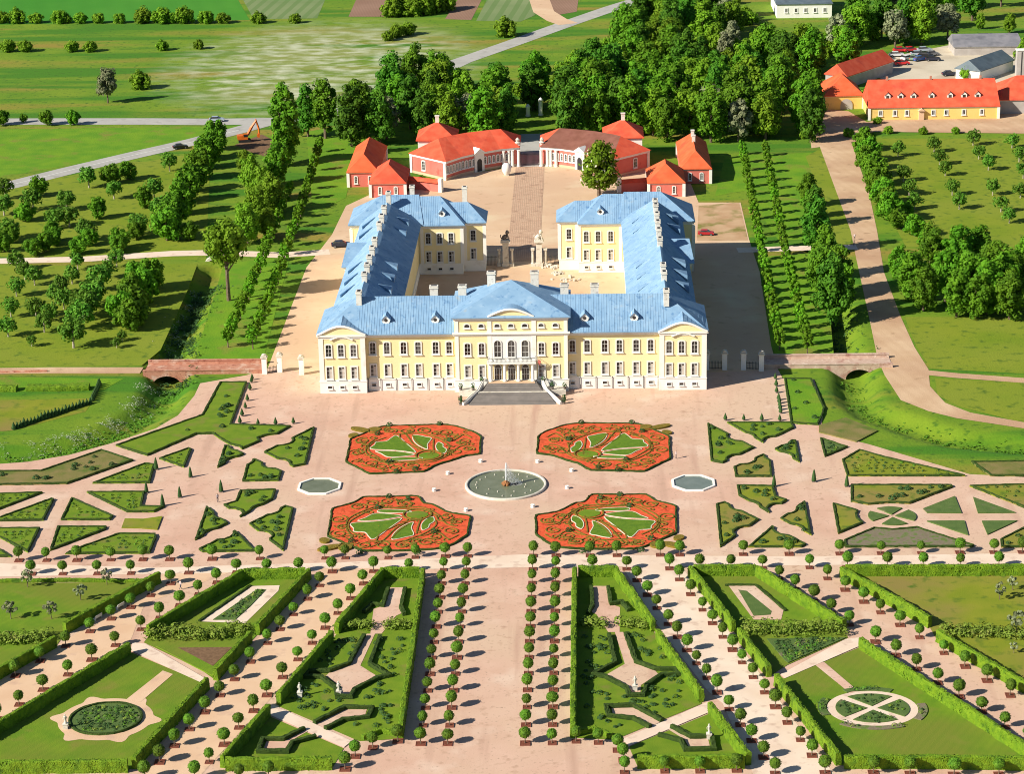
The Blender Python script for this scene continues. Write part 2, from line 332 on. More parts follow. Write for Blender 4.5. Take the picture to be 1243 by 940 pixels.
# ------------------------------------------------------------------ the setting
MOAT_L = [G(262, 326), G(245, 345), G(225, 385), G(211, 420), G(204, 445), G(204, 466), (lambda p: p)(G(190, 494)), G(150, 521), G(100, 539), G(50, 549), G(0, 554), G(-80, 560)]
MOAT_R = [G(1000, 300), G(1008, 350), G(1014, 390), G(1021, 428), G(1037, 452), G(1037, 469), G(1042, 486), G(1060, 501), G(1093, 512), G(1120, 522), G(1161, 533), G(1243, 541), G(1330, 547)]
def pdist(P, x, y):
    best = 1e9
    for i in range(len(P)-1):
        ax, ay = P[i]; bx, by = P[i+1]; dx, dy = bx-ax, by-ay
        t = max(0, min(1, ((x-ax)*dx+(y-ay)*dy)/(dx*dx+dy*dy))); best = min(best, math.hypot(x-ax-t*dx, y-ay-t*dy))
    return best
def moat_z(x, y):
    d = min(pdist(MOAT_L, x, y), pdist(MOAT_R, x, y))
    if d >= 6.5: return 0.0
    t = max(0, min(1, (6.5-d)/5.3)); return -(3.0 if y > -4 else 2.0)*t*t*(3-2*t) if not -8 < y < -4 else -(2.0+(y+8)/4)*t*t*(3-2*t)
def ground():
    xs = [-1500, -1000, -700, -500, -380, -300, -240, -200, -170]+[-150+i*1.5 for i in range(0, 200)]+[152, 175, 205, 240, 300, 380, 500, 700, 1000, 1500]
    ys = [-500, -400, -320, -260, -220, -190, -160, -130, -100, -80]+[-64+i*1.5 for i in range(0, 136)]+[142, 165, 195, 230, 270, 320, 380, 450, 540, 650, 800, 1000, 1300, 1800, 2600]
    v = []; f = []
    for y in ys:
        for x in xs:
            z = moat_z(x, y) if (-151 < x < 152 and -66 < y < 141) else 0
            if z < -.05: z += noise.noise(Vector((x*.5, y*.5, 0)))*.18
            v.append((x, y, z))
    n = len(xs)
    for j in range(len(ys)-1):
        for i in range(n-1): f.append((j*n+i, j*n+i+1, (j+1)*n+i+1, (j+1)*n+i))
    b = MB(); b.add(v, f); o = b.build('ground', 'grass', smooth=True); o['kind'] = 'structure'
ground()
# fields and meadows beyond the road
structure('field', [G(-260, -60), G(255, -60), G(303, 24), G(-150, 32)], .03, 'cropfield')
structure('field', [G(262, -60), G(420, -60), G(385, 22), G(308, 23)], .03, 'palefield')
structure('field', [G(450, -40), G(480, -40), G(466, 20), G(423, 20)], .05, 'plough')
structure('field', [G(575, -30), G(600, -30), G(572, 24), G(540, 23)], .05, 'plough')
structure('field', [G(606, -30), G(654, -40), G(650, 18), G(632, 26), G(578, 25)], .05, 'palefield')
structure('field', [G(668, -20), G(705, -20), G(700, 14), G(665, 20)], .05, 'plough')
0 and structure('meadow', [G(225, 70), G(330, 28), G(395, 26), G(560, 28), G(600, 40), G(530, 75), G(470, 100), G(410, 130), G(320, 138), G(230, 118)], .04, 'meadow')
structure('field', [G(-200, 157), G(-10, 157), G(290, 153), G(232, 176), G(0, 215), G(-200, 255)], .03, 'verge')
# orchard ground, left and right
structure('field', [G(-260, 255), G(0, 228), G(240, 185), G(255, 200), G(250, 316), G(0, 312), G(-220, 312)], .03, 'orchard')
structure('field', [G(-260, 328), G(240, 320), G(228, 352), G(195, 425), G(172, 444), G(-260, 448)], .03, 'orchard')
structure('field', [G(1050, 168), G(1400, 168), G(1400, 300), G(1100, 300), G(1062, 230)], .03, 'orchard')
structure('field', [G(1098, 385), G(1400, 385), G(1400, 462), G(1130, 448), G(1112, 420)], .03, 'orchard')
structure('field', [G(1135, 460), G(1400, 470), G(1400, 540), G(1243, 514), G(1165, 494), G(1138, 480)], .04, 'orchard')
structure('lawn', [G(0, 486), G(115, 484), G(104, 500), G(15, 523), G(-80, 530), G(-80, 486)], .04, 'drylawn')
structure('lawn', [G(-80, 457), G(150, 460), G(125, 474), G(-80, 478)], .04, 'verge')
structure('lawn', [G(272, 320), G(352, 312), G(320, 435), G(235, 441)], .04, 'verge')
structure('lawn', [G(880, 190), G(985, 185), G(1012, 290), G(945, 292), G(925, 262), G(903, 232), G(868, 238)], .04, 'verge')
structure('lawn', [G(978, 190), G(997, 180), G(1035, 285), G(1032, 300), G(1016, 295)], .05, 'orchard')
structure('lawn', [G(924, 312), G(1000, 306), G(1012, 430), G(945, 437), G(936, 420)], .04, 'verge')
structure('lawn', [G(372, 160), G(426, 150), G(470, 175), G(430, 196), G(420, 240), G(380, 260)], .04, 'verge')

# roads
def ribbon(name, line, w, z, m, widths=None):
    P = densify(line, 6, False); n = len(P)
    ww = [w]*n if not widths else [widths[0]+(widths[1]-widths[0])*i/(n-1) for i in range(n)]
    a = offset(P, 1, False)
    L = [(p[0]+(q[0]-p[0])*h/2, p[1]+(q[1]-p[1])*h/2) for p, q, h in zip(P, a, ww)]
    Rr = [(p[0]-(q[0]-p[0])*h/2, p[1]-(q[1]-p[1])*h/2) for p, q, h in zip(P, a, ww)]
    NZ[0] += 1; z += .0002*NZ[0]
    b = MB(); v = [(*x, z) for x in L]+[(*x, z) for x in Rr]
    b.add(v, [(n+i, n+i+1, i+1, i) for i in range(n-1)])
    o = b.build(name, m); o['kind'] = 'structure'; return o
MAIN = [G(-60, 239), G(12, 225), G(80, 208), G(160, 189), G(235, 172), G(290, 158), G(330, 147), G(400, 139), G(450, 124), G(500, 102), G(560, 74), G(620, 53), G(690, 28), G(745, 9), G(800, -8), G(900, -35)]
ribbon('road', MAIN, 9, .06, 'asphalt')
ribbon('road', [G(-80, 148), G(60, 147.5), G(180, 147.5), G(260, 148), G(330, 147)], 10, .07, 'asphalt')
ribbon('road_marking', [G(-60, 239), G(12, 225), G(80, 208), G(160, 189), G(235, 172), G(290, 158)], .35, .09, 'line')
ribbon('path', [G(672, -30), G(655, 0), G(660, 14), G(676, 24), G(690, 29)], 9, .07, 'tan')
ribbon('path', [G(-80, 319), G(100, 315), G(210, 308), G(262, 307), G(340, 310), G(400, 306)], 5.5, .07, 'palegravel')
ribbon('path', [G(895, 304), G(960, 302), G(1040, 300)], 5, .07, 'palegravel')
ribbon('path', [G(-80, 452), G(60, 450), G(172, 450)], 4.5, .07, 'dirt')
structure('dirt_road', [G(995, 178), m2(620, 0), m2(640, 100), m2(690, 330), m2(718, 465), m2(742, 520), m2(800, 610), m2(900, 650), m2(1000, 675), m2(1243, 712), G(1320, 535), G(1320, 520), m2(1243, 690), m2(1050, 655), m2(960, 620), m2(905, 560), m2(900, 500), m2(850, 420), m2(800, 310), m2(740, 150), m2(715, 0), G(1055, 235), G(1033, 172), G(1010, 170)], .05, 'dirt')
ribbon('path', [m2(880, 510), m2(1000, 522), m2(1243, 540), G(1330, 470)], 3.5, .07, 'dirt')
structure('yard', [G(978, 130), G(985, 180), G(1038, 172), G(1060, 160), G(1320, 163), G(1320, 130), G(1215, 125), G(1052, 148), G(1030, 135)], .06, 'dirt')
structure('yard', [G(1062, 92), G(1075, 70), G(1150, 55), G(1243, 55), G(1320, 70), G(1320, 120), G(1100, 110)], .05, 'yard')
# forecourt and sides of the palace
structure('courtyard', [G(420, 250), G(403, 285), G(372, 325), G(322, 455), G(310, 478), G(950, 470), G(936, 420), G(922, 330), G(909, 290), G(899, 246), G(848, 246), G(838, 222), G(790, 205), G(735, 190), G(662, 200), G(628, 202), G(560, 212), G(500, 232), G(450, 236)], .05, 'tan')
structure('yard', [G(848, 250), G(897, 246), G(908, 292), G(846, 292)], .08, 'brownplot')
structure('avenue', [(-4.6, 108), (4.6, 108), (4.6, 216.5), (-4.6, 216.5)], .09, 'cobble')
structure('road', [(-5, 216.5), (5, 216.5), G(668, 162), G(632, 163)], .08, 'asphalt')
# the gravel of the whole parterre
GRAVEL = [G(-120, 575), G(0, 564), G(34, 561.5), G(84.5, 553), G(135, 539), G(189, 521), G(216, 505), G(236, 481), G(243, 466), G(300, 456), G(330, 446), (-46, 12), (46, 12), G(945, 450), G(950, 460), G(988, 461),
          k6(605, 215), k6(600, 235), k7(70, 215), k7(260, 285), k7(320, 300), k7(840, 455), k7(1150, 472), G(1560, 560), G(1620, 760), G(1700, 1250), G(-500, 1250), G(-350, 760), G(-250, 600)]
structure('gravel_court', GRAVEL, .10, 'gravel')
# lighter rolled gravel of the radiating alleys
structure('path', [c4(0, 45), c4(560, 60), c4(1243, 40), G(640, 674), G(980, 677), G(1400, 670), G(1400, 684), G(640, 690), G(-100, 703), G(-100, 690)], .13, 'palegravel')
structure('path', [c6(470, 62), c6(720, 62), c7(0, 330), c7(500, 1010), c7(140, 1010), c7(-20, 640), c6(830, 590), c6(610, 300)], .13, 'palegravel')
structure('path', [c5(500, 62), c5(280, 62), c4(1150, 62), c4(880, 370), c4(500, 830), c4(700, 830), c4(960, 545), c4(1100, 390)], .13, 'rosegravel')
structure('path', [c4(520, 190), c4(900, 50), c4(620, 60), c4(240, 320), c4(-60, 500), c4(-60, 640), c4(470, 320)], .12, 'rosegravel')
# ------------------------------------------------------------------ planting prototypes
def crown(name, m, rx, rz, cz, clumps, leaves, size, seed, taper=0.0, extra=None, exm=None, core=True):
    """a crown of leaf faces gathered in clumps around an uneven core"""
    rd = random.Random(seed); st = random.getstate(); random.seed(seed); b = MB()
    mats = [m]+([exm] if exm else [])
    cl = []
    for i in range(clumps):
        u = 1-2*(i+.5)/clumps; ph = i*2.39996+rd.uniform(-.4, .4); s = math.sqrt(max(0, 1-u*u))
        k = rd.uniform(.5, .98); tw = 1-taper*(u*.5+.5)
        cl.append((Vector((s*math.cos(ph)*rx*k*tw, s*math.sin(ph)*rx*k*tw, cz+u*rz*k)), rx*rd.uniform(.2, .42)))
    per = leaves//clumps
    for c, r in cl:
        for j in range(per):
            d = Vector((rd.gauss(0, 1), rd.gauss(0, 1), rd.gauss(0, 1)+.25)).normalized()
            p = c+d*r*rd.uniform(.7, 1.08)
            nn = d+Vector((rd.uniform(-.5, .5), rd.uniform(-.5, .5), rd.uniform(-.2, .7)))
            b.quadleaf(p, size*rd.uniform(.7, 1.25), nn, 1 if exm and rd.random() < extra else 0)
    if core:
        for c, r in cl:
            bm = bmesh.new(); bmesh.ops.create_icosphere(bm, subdivisions=1, radius=r*.6)
            b.add([(v.co.x*rd.uniform(.8, 1.15)+c.x, v.co.y*rd.uniform(.8, 1.15)+c.y, v.co.z*rd.uniform(.8, 1.1)+c.z) for v in bm.verts], [[v.index for v in f.verts] for f in bm.faces], 0); bm.free()
    random.setstate(st)
    return b.build(name, mats)
def trunk(h, r, limbs, seed, m='bark', spread=2.0):
    rd = random.Random(seed); b = MB()
    b.tube([(0, 0, -.2), (rd.uniform(-.1, .1)*r, 0, h*.35), (rd.uniform(-.5, .5)*r, rd.uniform(-.5, .5)*r, h*.7), (0, 0, h)], [r*1.25, r, r*.75, r*.35], 7)
    for i in range(limbs):
        a = i*2.4+rd.uniform(-.3, .3); z = h*rd.uniform(.45, .7)
        b.tube([(0, 0, z), (math.cos(a)*spread*.5, math.sin(a)*spread*.5, z+h*.14), (math.cos(a)*spread, math.sin(a)*spread, z+h*.34)], [r*.5, r*.35, r*.12], 5)
    return b.build('trunk', m)
def tree_proto(kind, seed, m, rx, rz, cz, th, tr, clumps, leaves, size, taper=0.0, limbs=4, bark='bark', extra=None, exm=None, core=True):
    root = thing(kind, 'a tree', 'tree')
    t = trunk(th, tr, limbs, seed, bark, rx*.55); t.parent = root
    c = crown('crown', m, rx, rz, cz, clumps, leaves, size, seed, taper, extra, exm, core); c.parent = root
    return root
PRO = {}
def protos(key, n, **k): PRO[key] = [tree_proto(k.get('kind', 'tree'), 100*i+hash_(key), **{a: b for a, b in k.items() if a != 'kind'}) for i in range(n)]
def hash_(s): return sum(ord(c)*(i+3) for i, c in enumerate(s)) % 997
protos('wood', 4, kind='broadleaf_tree', m='leafA', rx=5.6, rz=8.5, cz=9.0, th=13, tr=.38, clumps=46, leaves=3400, size=.5, taper=.25)
protos('woodlight', 3, kind='broadleaf_tree', m='leafB', rx=5.4, rz=7.8, cz=8.3, th=12, tr=.36, clumps=42, leaves=3200, size=.5, taper=.2)
protos('wooddark', 3, kind='broadleaf_tree', m='leafC', rx=5.4, rz=9.2, cz=9.6, th=13, tr=.4, clumps=48, leaves=3500, size=.5, taper=.35)
protos('silver', 2, kind='silver_leaved_tree', m='leafD', rx=5.2, rz=5.8, cz=8.6, th=11, tr=.36, clumps=26, leaves=2000, size=.6, taper=.2)
protos('tall', 2, kind='tall_tree', m='leafA', rx=4.6, rz=9.8, cz=11.4, th=17, tr=.4, clumps=50, leaves=3200, size=.5, taper=.35)
protos('loose', 2, kind='high_stemmed_tree', m='leafB', rx=6.6, rz=5.6, cz=15.5, th=16, tr=.5, clumps=36, leaves=3400, size=.5, taper=.2)
protos('chestnut', 1, kind='flowering_chestnut', m='leafB', rx=6.2, rz=6.8, cz=8.2, th=10, tr=.45, clumps=40, leaves=3000, size=.45, taper=.6, extra=.035, exm='blossom')
protos('orchard', 4, kind='apple_tree', m='leafO', rx=2.3, rz=1.7, cz=2.9, th=2.8, tr=.16, clumps=20, leaves=800, size=.28, taper=.1, limbs=3, bark='paleb', core=False)
protos('linden', 3, kind='small_linden', m='leafA', rx=3.3, rz=3.3, cz=3.5, th=4.5, tr=.2, clumps=30, leaves=2000, size=.34, taper=.15)
protos('avenue', 3, kind='clipped_tree', m='leafV', rx=1.35, rz=1.7, cz=2.7, th=2.6, tr=.12, clumps=14, leaves=420, size=.26, taper=.15, limbs=3)
protos('bush', 3, kind='round_bush', m='leafB', rx=3.4, rz=2.6, cz=2.4, th=2.4, tr=.2, clumps=28, leaves=1500, size=.38, taper=.15)
protos('sapling', 2, kind='sapling', m='leafD', rx=1.0, rz=1.1, cz=1.9, th=1.8, tr=.06, clumps=8, leaves=160, size=.22, limbs=2, core=False)
def plant(key, x, y, label, group=None, s=1.0, sz=None, z=0.0, kind=None):
    p = random.choice(PRO[key]); k = s*random.uniform(.93, 1.07)
    o = dup(p, (x, y, z), random.uniform(0, 6.28), (k, k, (sz or s)*random.uniform(.93, 1.07)), label, group)
    if kind: o.name = kind
    return o
def ball_proto(seed):
    root = thing('ball_tree', 'ball tree', 'tree')
    rd = random.Random(seed); b = MB(); bm = bmesh.new(); bmesh.ops.create_icosphere(bm, subdivisions=3, radius=.9)
    o = rd.uniform(0, 50)
    b.add([tuple(v.co*(1+.10*noise.noise(v.co*2.2+Vector((o, 0, 0)))+rd.uniform(-.035, .035))+Vector((0, 0, 2.05))) for v in bm.verts], [[v.index for v in f.verts] for f in bm.faces]); bm.free()
    st = random.getstate(); random.seed(seed)
    for i in range(330):
        d = Vector((rd.gauss(0, 1), rd.gauss(0, 1), rd.gauss(0, 1))).normalized()
        b.quadleaf(d*rd.uniform(.86, 1.02)+Vector((0, 0, 2.05)), rd.uniform(.09, .17), d+Vector((rd.uniform(-.7, .7), rd.uniform(-.7, .7), rd.uniform(-.4, .8))))
    random.setstate(st)
    t = MB().tube([(0, 0, 0), (.02, 0, .7), (0, .02, 1.35)], [.11, .085, .07], 7).build('trunk', 'bark', root)
    b.build('crown', 'ballleaf', root)
    s = MB(); s.box(-.7, .7, -.7, .7, .02, .09); s.build('mulch_bed', 'soil', root)
    k = MB()
    for a in ((-.8, .8, -.8, -.7), (-.8, .8, .7, .8), (-.8, -.7, -.697, .697), (.7, .8, -.697, .697)): k.box(*a, 0, .13)
    k.build('timber_edge', 'kerbwood', root)
    return root
BALL = [ball_proto(i) for i in range(4)]
CONE = thing('topiary_cone', 'cone', 'topiary')
_b = MB(); _b.lathe([(.30, .0), (.34, .35), (.26, .38)], 10); _b.build('pot', 'darkstone', CONE)
_b = MB(); _b.lathe([(.36, .36), (.5, .55), (.42, .9), (.22, 1.5), (.04, 1.95)], 9)
for _i in range(140):
    _t = random.random(); _a = random.uniform(0, 6.28); _rr = .5*(1-_t)+.05
    _b.quadleaf(Vector((_rr*math.cos(_a), _rr*math.sin(_a), .5+1.45*_t)), .09, Vector((math.cos(_a), math.sin(_a), .4)))
_b.build('cone_foliage', 'rose', CONE)
OBEL = thing('clipped_obelisk', 'obelisk', 'topiary')
MB().box(-.55, .55, -.55, .55, .1, .3).build('base', 'darkstone', OBEL)
_b = MB(); _b.lathe([(.55, .28), (.6, .7), (.4, 2.2), (.2, 3.1), (.05, 3.5)], 8)
for _i in range(220):
    _t = random.random(); _a = random.uniform(0, 6.28); _rr = .6*(1-_t)+.06
    _b.quadleaf(Vector((_rr*math.cos(_a), _rr*math.sin(_a), .4+3.0*_t)), .1, Vector((math.cos(_a), math.sin(_a), .4)))
_b.build('foliage', 'rose', OBEL)

# hedges -------------------------------------------------------------
def hedge_mesh(P, w, h, step=.7, dens=7, leaf=.16, jit=.07, closed=False, z0=0.0):
    P = densify(P, step, closed); n = len(P); a = offset(P, 1, closed); b = MB(); v = []
    rows = [(.5, 0), (.53, h*.5), (.5, h*.93), (.38, h), (0, h*1.01), (-.38, h), (-.5, h*.93), (-.53, h*.5), (-.5, 0)]
    for p, q in zip(P, a):
        nx, ny = q[0]-p[0], q[1]-p[1]; l = math.hypot(nx, ny) or 1; k = min(l, 1.5)/l; nx *= k; ny *= k
        for s, z in rows:
            j = random.uniform(-jit, jit)
            q_ = noise.noise(Vector((p[0]*.45, p[1]*.45, z+s)))*min(.28, h*.1)
            v.append((p[0]+nx*(s*w+j+q_*(1 if s > 0 else -1)), p[1]+ny*(s*w+j+q_*(1 if s > 0 else -1)), z0+z+(random.uniform(-jit, jit)+q_*.7 if z else -.05)))
    m = len(rows); f = []
    for i in range(n if closed else n-1):
        for k in range(m-1): f.append((i*m+k, i*m+k+1, ((i+1) % n)*m+k+1, ((i+1) % n)*m+k))
    if not closed: f.append(tuple(range(m))); f.append(tuple(reversed([(n-1)*m+k for k in range(m)])))
    b.add(v, f)
    if dens:
        for i in range(n if closed else n-1):
            p, q = P[i], P[(i+1) % n]; L = math.dist(p, q); dx, dy = (q[0]-p[0])/(L or 1), (q[1]-p[1])/(L or 1)
            for s in (-1, 0, 1):
                for _ in range(int(dens*L*(h if s else w)+random.random())):
                    t = random.random(); x, y = p[0]+(q[0]-p[0])*t, p[1]+(q[1]-p[1])*t
                    if s: c = Vector((x-dy*s*w*.54, y+dx*s*w*.54, z0+random.uniform(.05, h))); nn = Vector((-dy*s, dx*s, .3))
                    else: u = random.uniform(-.48, .48); c = Vector((x-dy*u*w, y+dx*u*w, z0+h*1.02)); nn = Vector((0, 0, 1))
                    b.quadleaf(c, leaf*random.uniform(.7, 1.3), nn+Vector((random.uniform(-.5, .5), random.uniform(-.5, .5), random.uniform(-.3, .5))))
    return b
def hedge(P, label, w=.85, h=2.35, m='hedge', name='clipped_hedge', cat='hedge', group=None, **k):
    o = hedge_mesh(P, w, h, **k).build(name, m); return tag(o, label, cat, group)
def topline(fn, L, h=2.35): return pts(fn, L, h)
# ------------------------------------------------------------------ the palace
PAL = thing('palace', 'long yellow and white baroque palace with blue metal roofs', 'palace')
def rect(x0, x1, y0, y1): return [(x0, y0), (x1, y0), (x1, y1), (x0, y1)]
def wallblock(p, ze, m='yellow', plinth=3.0, corn=True):
    MB().prism(p, 0, ze, 0).build('wall', m, PAL)
    if plinth:
        q = offset(ccw(p), -.14); MB().prism(q, -.02, plinth-.12).build('plinth', 'whitepl', PAL)
        q = offset(ccw(p), -.24); MB().prism(q, plinth-.12, plinth+.1).build('plinth_moulding', 'whitepl', PAL)
    if corn:
        b = MB(); b.prism(offset(ccw(p), -.16), ze-1.0, ze-.45); b.prism(offset(ccw(p), -.45), ze-.447, ze-.05); b.build('cornice', 'whitepl', PAL)
def roof(q, ridge, ze, zr, m='blueroof', over=.55, parent=PAL, seams=.6):
    q = offset(ccw(q), -over); b = MB(); b.hip(q, ridge, ze, zr)
    # standing seams: thin raised ribs down the two long slopes
    (ax, ay), (bx, by) = ridge; L = math.dist(*ridge)
    if seams and L > 1:
        n = max(2, int(L/seams)); hz = s_horizontal(q, *ridge)
        A = (q[0], q[1]) if hz else (q[0], q[3]); B = (q[3], q[2]) if hz else (q[1], q[2])
        for i in range(n+1):
            t = i/n; R0 = Vector((ax+(bx-ax)*t, ay+(by-ay)*t, zr))
            for E0, E1 in (A, B):
                # the eave point straight below the ridge point
                ex, ey = (R0.x, E0[1]+(E1[1]-E0[1])*((R0.x-E0[0])/((E1[0]-E0[0]) or 1))) if hz else (E0[0]+(E1[0]-E0[0])*((R0.y-E0[1])/((E1[1]-E0[1]) or 1)), R0.y)
                b.tube([R0+Vector((0, 0, .0)), Vector((ex, ey, ze+.02))], .055, 4)
    b.build('roof', m, parent); return b

# wall masses
XC = -.2
front = rect(-44.4, 44.4, 1.5, 19); MB().prism(front, 0, 14.4).build('wall', 'yellow', PAL)
for x0, x1 in ((-34.3, -13.35), (12.95, 34.3)):
    MB().box(x0, x1, 1.36, 1.6, -.02, 2.88).build('plinth', 'whitepl', PAL)
    MB().box(x0, x1, 1.26, 1.6, 2.88, 3.12).build('plinth_moulding', 'whitepl', PAL)
    b = MB(); b.box(x0, x1, 1.34, 1.6, 13.3, 13.95); b.box(x0, x1, 1.05, 1.6, 13.953, 14.4); b.build('cornice', 'whitepl', PAL)
for x0, x1 in ((-45, -34.3), (34.3, 45)): wallblock(rect(x0, x1, 0, 19.2), 14.5)
wallblock(rect(-13.35, 12.95, 0, 20), 18.5)
b = MB(); b.box(-13.6, 13.2, -.22, .1, 13.9, 14.3); b.box(-13.85, 13.45, -.5, .1, 14.303, 14.7); b.build('cornice', 'whitepl', PAL)
for x in (-13.2, 12.1, -5.7, 4.6): MB().box(x, x+.8 if x in (-13.2, 12.1) else x+1.0, -.13, .1, 3.1, 18.0).build('pilaster', 'whitepl', PAL)
MB().box(-5.7, 5.6, -.07, .1, 7.2, 13.9).build('wall_panel', 'whitepl', PAL)
for x0, x1 in ((-45.1, -44.0), (-35.3, -34.2), (34.2, 35.3), (44.0, 45.1)): MB().box(x0, x1, -.12, .3, 3.1, 13.5).build('pilaster', 'whitepl', PAL)
for x0, x1 in ((-45.15, -44.9), (44.9, 45.15)): MB().box(x0, x1, .3, 1.3, 3.1, 13.5).build('pilaster', 'whitepl', PAL)
for x0, x1 in ((-44.0, -35.3), (35.3, 44.0)):
    MB().box(x0, x1, -.06, .2, 3.1, 3.4).build('base_course', 'whitepl', PAL)
# wings with their end blocks round the court
LW = [rect(-42.7, -28, 19, 97.2), rect(-44.2, -42.4, 57, 73.5), rect(-46.2, -27.6, 97, 113.2), rect(-27.7, -16.1, 96.9, 112.4), rect(-16.2, -10.1, 99.6, 110)]
RW = [rect(28, 42.7, 19, 97.2), rect(42.4, 44.2, 57, 73.5), rect(27.6, 46.6, 97, 113.2), rect(15.6, 27.7, 96.9, 112.4), rect(10.3, 15.7, 99.6, 110)]
for k, p in enumerate(LW+RW): wallblock(p, 14.3 if k % 5 < 3 else 14.0)
for x, y in ((-16.1, 96.9), (-10.1, 99.6), (-27.0, 96.9), (10.3, 99.6), (15.7, 96.9), (26.9, 96.9), (-46.2, 97), (46.6, 97), (-15.4, 99.6), (15, 99.6)):
    MB().box(x-.45, x+.45, y-.1, y+.5, 3.1, 13.0).build('pilaster', 'whitepl', PAL)
# roofs
roof(rect(-45, 45, .9, 19.6), ((-35.8, 10.2), (35.8, 10.2)), 14.4, 20.6)
roof(rect(-13.5, 13.1, -.2, 20.2), ((XC-.02, 9.8), (XC+.02, 9.8)), 18.5, 24.4, seams=0)
for s in (-1, 1):
    roof(rect(*sorted((s*43.1, s*27.6)), 14, 99), ((s*36, 10.4), (s*36, 96)), 14.3, 20.6)
    roof(rect(*sorted((s*44.4, s*37.5)), 56.8, 73.7), ((s*41, 61.5), (s*41, 69)) if 0 else (tuple(sorted(((s*37.7, 65.2), (s*44.0, 65.2))))), 14.35, 18.3, seams=0)
    roof(rect(*sorted((s*46.4, s*27)), 96.8, 113.4), ((s*38, 105.1), (s*28, 105.1)) if s < 0 else ((28, 105.1), (38, 105.1)), 14.4, 20.4)
    roof(rect(*sorted((s*30, s*15.8)), 96.7, 112.6), ((-30, 104.7), (-22.2, 104.7)) if s < 0 else ((22.2, 104.7), (30, 104.7)), 14.05, 20.0)
    roof(rect(*sorted((s*20, s*10.0)), 99.4, 110.2), ((-20, 104.8), (-14.6, 104.8)) if s < 0 else ((14.6, 104.8), (20, 104.8)), 14.0, 18.2)
# corner pavilion cross roofs with curved pediments
for s in (-1, 1):
    xc = s*39.65; b = MB()
    x0, x1 = xc-5.9, xc+5.9; n = 12
    v = []; f = []
    prof = [(x0+(x1-x0)*i/n, 14.52+2.2*(1-abs(2*i/n-1))**.95) for i in range(n+1)]
    v = [(x, .12, z) for x, z in prof]+[(x, 9.5, z+.7*(z-14.5)) for x, z in prof]
    f = [(i, i+1, n+2+i, n+1+i) for i in range(n)]
    f += [tuple(range(n, -1, -1))]; b.add(v, f); b.build('roof', 'blueroof', PAL)
    p = MB(); q = [(xc-5.6+11.2*i/n, 14.3+2.1*max(0, math.cos((i/n-.5)*math.pi))**1.2) for i in range(n+1)]
    v = [(x, -.2, z) for x, z in q]+[(x, .3, z) for x, z in q]
    p.add(v, [tuple(range(n+1)), tuple(range(2*n+1, n, -1))]+[(i, n+1+i, n+2+i, i+1) for i in range(n)]); p.build('pediment', 'yellow', PAL)
    t = MB(); t.tube([(x, -.3, z+.14) for x, z in q], .3, 6); t.tube([(xc-2.6+5.2*i/8, -.24, 13.25+.8*math.sin(math.pi*i/8)) for i in range(9)], .22, 6); t.build('pediment_moulding', 'whitepl', PAL)
# segmental pediment of the centre
q = [(XC-5.3+10.6*i/14, 18.45+1.75*math.sin(math.pi*i/14)) for i in range(15)]
p = MB(); p.add([(x, -.25, z) for x, z in q]+[(x, 3.0, z) for x, z in q], [tuple(range(15)), tuple(range(29, 14, -1))]+[(i, 15+i, 16+i, i+1) for i in range(14)]); p.build('pediment', 'yellow', PAL)
t = MB(); t.tube([(x, -.42, z+.1) for x, z in q], .3, 6); t.tube([(XC-5.3, -.42, 18.4), (XC+5.3, -.42, 18.4)], .26, 6); t.build('pediment_moulding', 'whitepl', PAL)
b = MB(); v = [(x, -.6, z+.34) for x, z in q]+[(x, 5.5, z+.5) for x, z in q]; b.add(v, [(i, i+1, 16+i, 15+i) for i in range(14)]); b.build('roof', 'blueroof', PAL)

# windows: white surround with a sill, and a glazed pane as its sub-part
def win_mesh(w, h, arch=0.0, sur=.29, bars=True):
    def outline(a, b, extra):
        P = [(-a, -b), (a, -b)]
        if arch:
            k = 9
            for i in range(k+1):
                t = math.pi*i/k; P.append((a*math.cos(t), b-arch+(arch+extra)*math.sin(t)))
        else: P += [(a, b), (-a, b)]
        return P
    o = outline(w/2+sur, h/2+sur, 0); q = outline(w/2, h/2, 0); n = len(o); b = MB()
    v = [(x, -.16, z) for x, z in o]+[(x, -.16, z) for x, z in q]+[(x, .1, z) for x, z in o]+[(x, .02, z) for x, z in q]
    f = [(i, (i+1) % n, n+(i+1) % n, n+i) for i in range(n)]+[(2*n+i, 2*n+(i+1) % n, (i+1) % n, i) for i in range(n)]+[(n+i, n+(i+1) % n, 3*n+(i+1) % n, 3*n+i) for i in range(n)]
    b.add(v, f); b.box(-w/2-sur-.1, w/2+sur+.1, -.32, .05, -h/2-sur-.16, -h/2-sur+.06)
    if bars:
        b.box(-.03, .03, -.07, .0, -h/2, h/2)
        for t in ((.15,) if h > 1.5 else ()): b.box(-w/2, w/2, -.072, .0, h*t-.03, h*t+.03)
        for t in (-.22,) if h > 1.5 else (): b.box(-w/2, w/2, -.07, .0, h*t-.025, h*t+.025)
    me = b.build('window', 'frame'); mesh = me.data; bpy.data.objects.remove(me)
    g = MB(); g.add([(x, -.03, z) for x, z in q], [tuple(range(n))], 0)
    if h > 1.5 and not arch: g.add([(w*.08, -.04, -h/2), (w/2-.05, -.04, -h/2), (w/2-.05, -.04, h*.35), (w*.08, -.04, h*.35)], [(0, 1, 2, 3)], 1)
    ge = g.build('pane', ['glass', 'blind']); gm = ge.data; bpy.data.objects.remove(ge)
    return mesh, gm
WIN = {'tall': win_mesh(1.22, 2.8, .25), 'tallb': win_mesh(1.22, 2.75), 'low': win_mesh(.95, .62, 0, .12, False), 'oval': win_mesh(1.15, .78, .38, .2, False), 'arch': win_mesh(1.5, 4.0, .75, .22), 'small': win_mesh(.9, 1.5), 'round': win_mesh(.72, 2.1, .36, .26)}
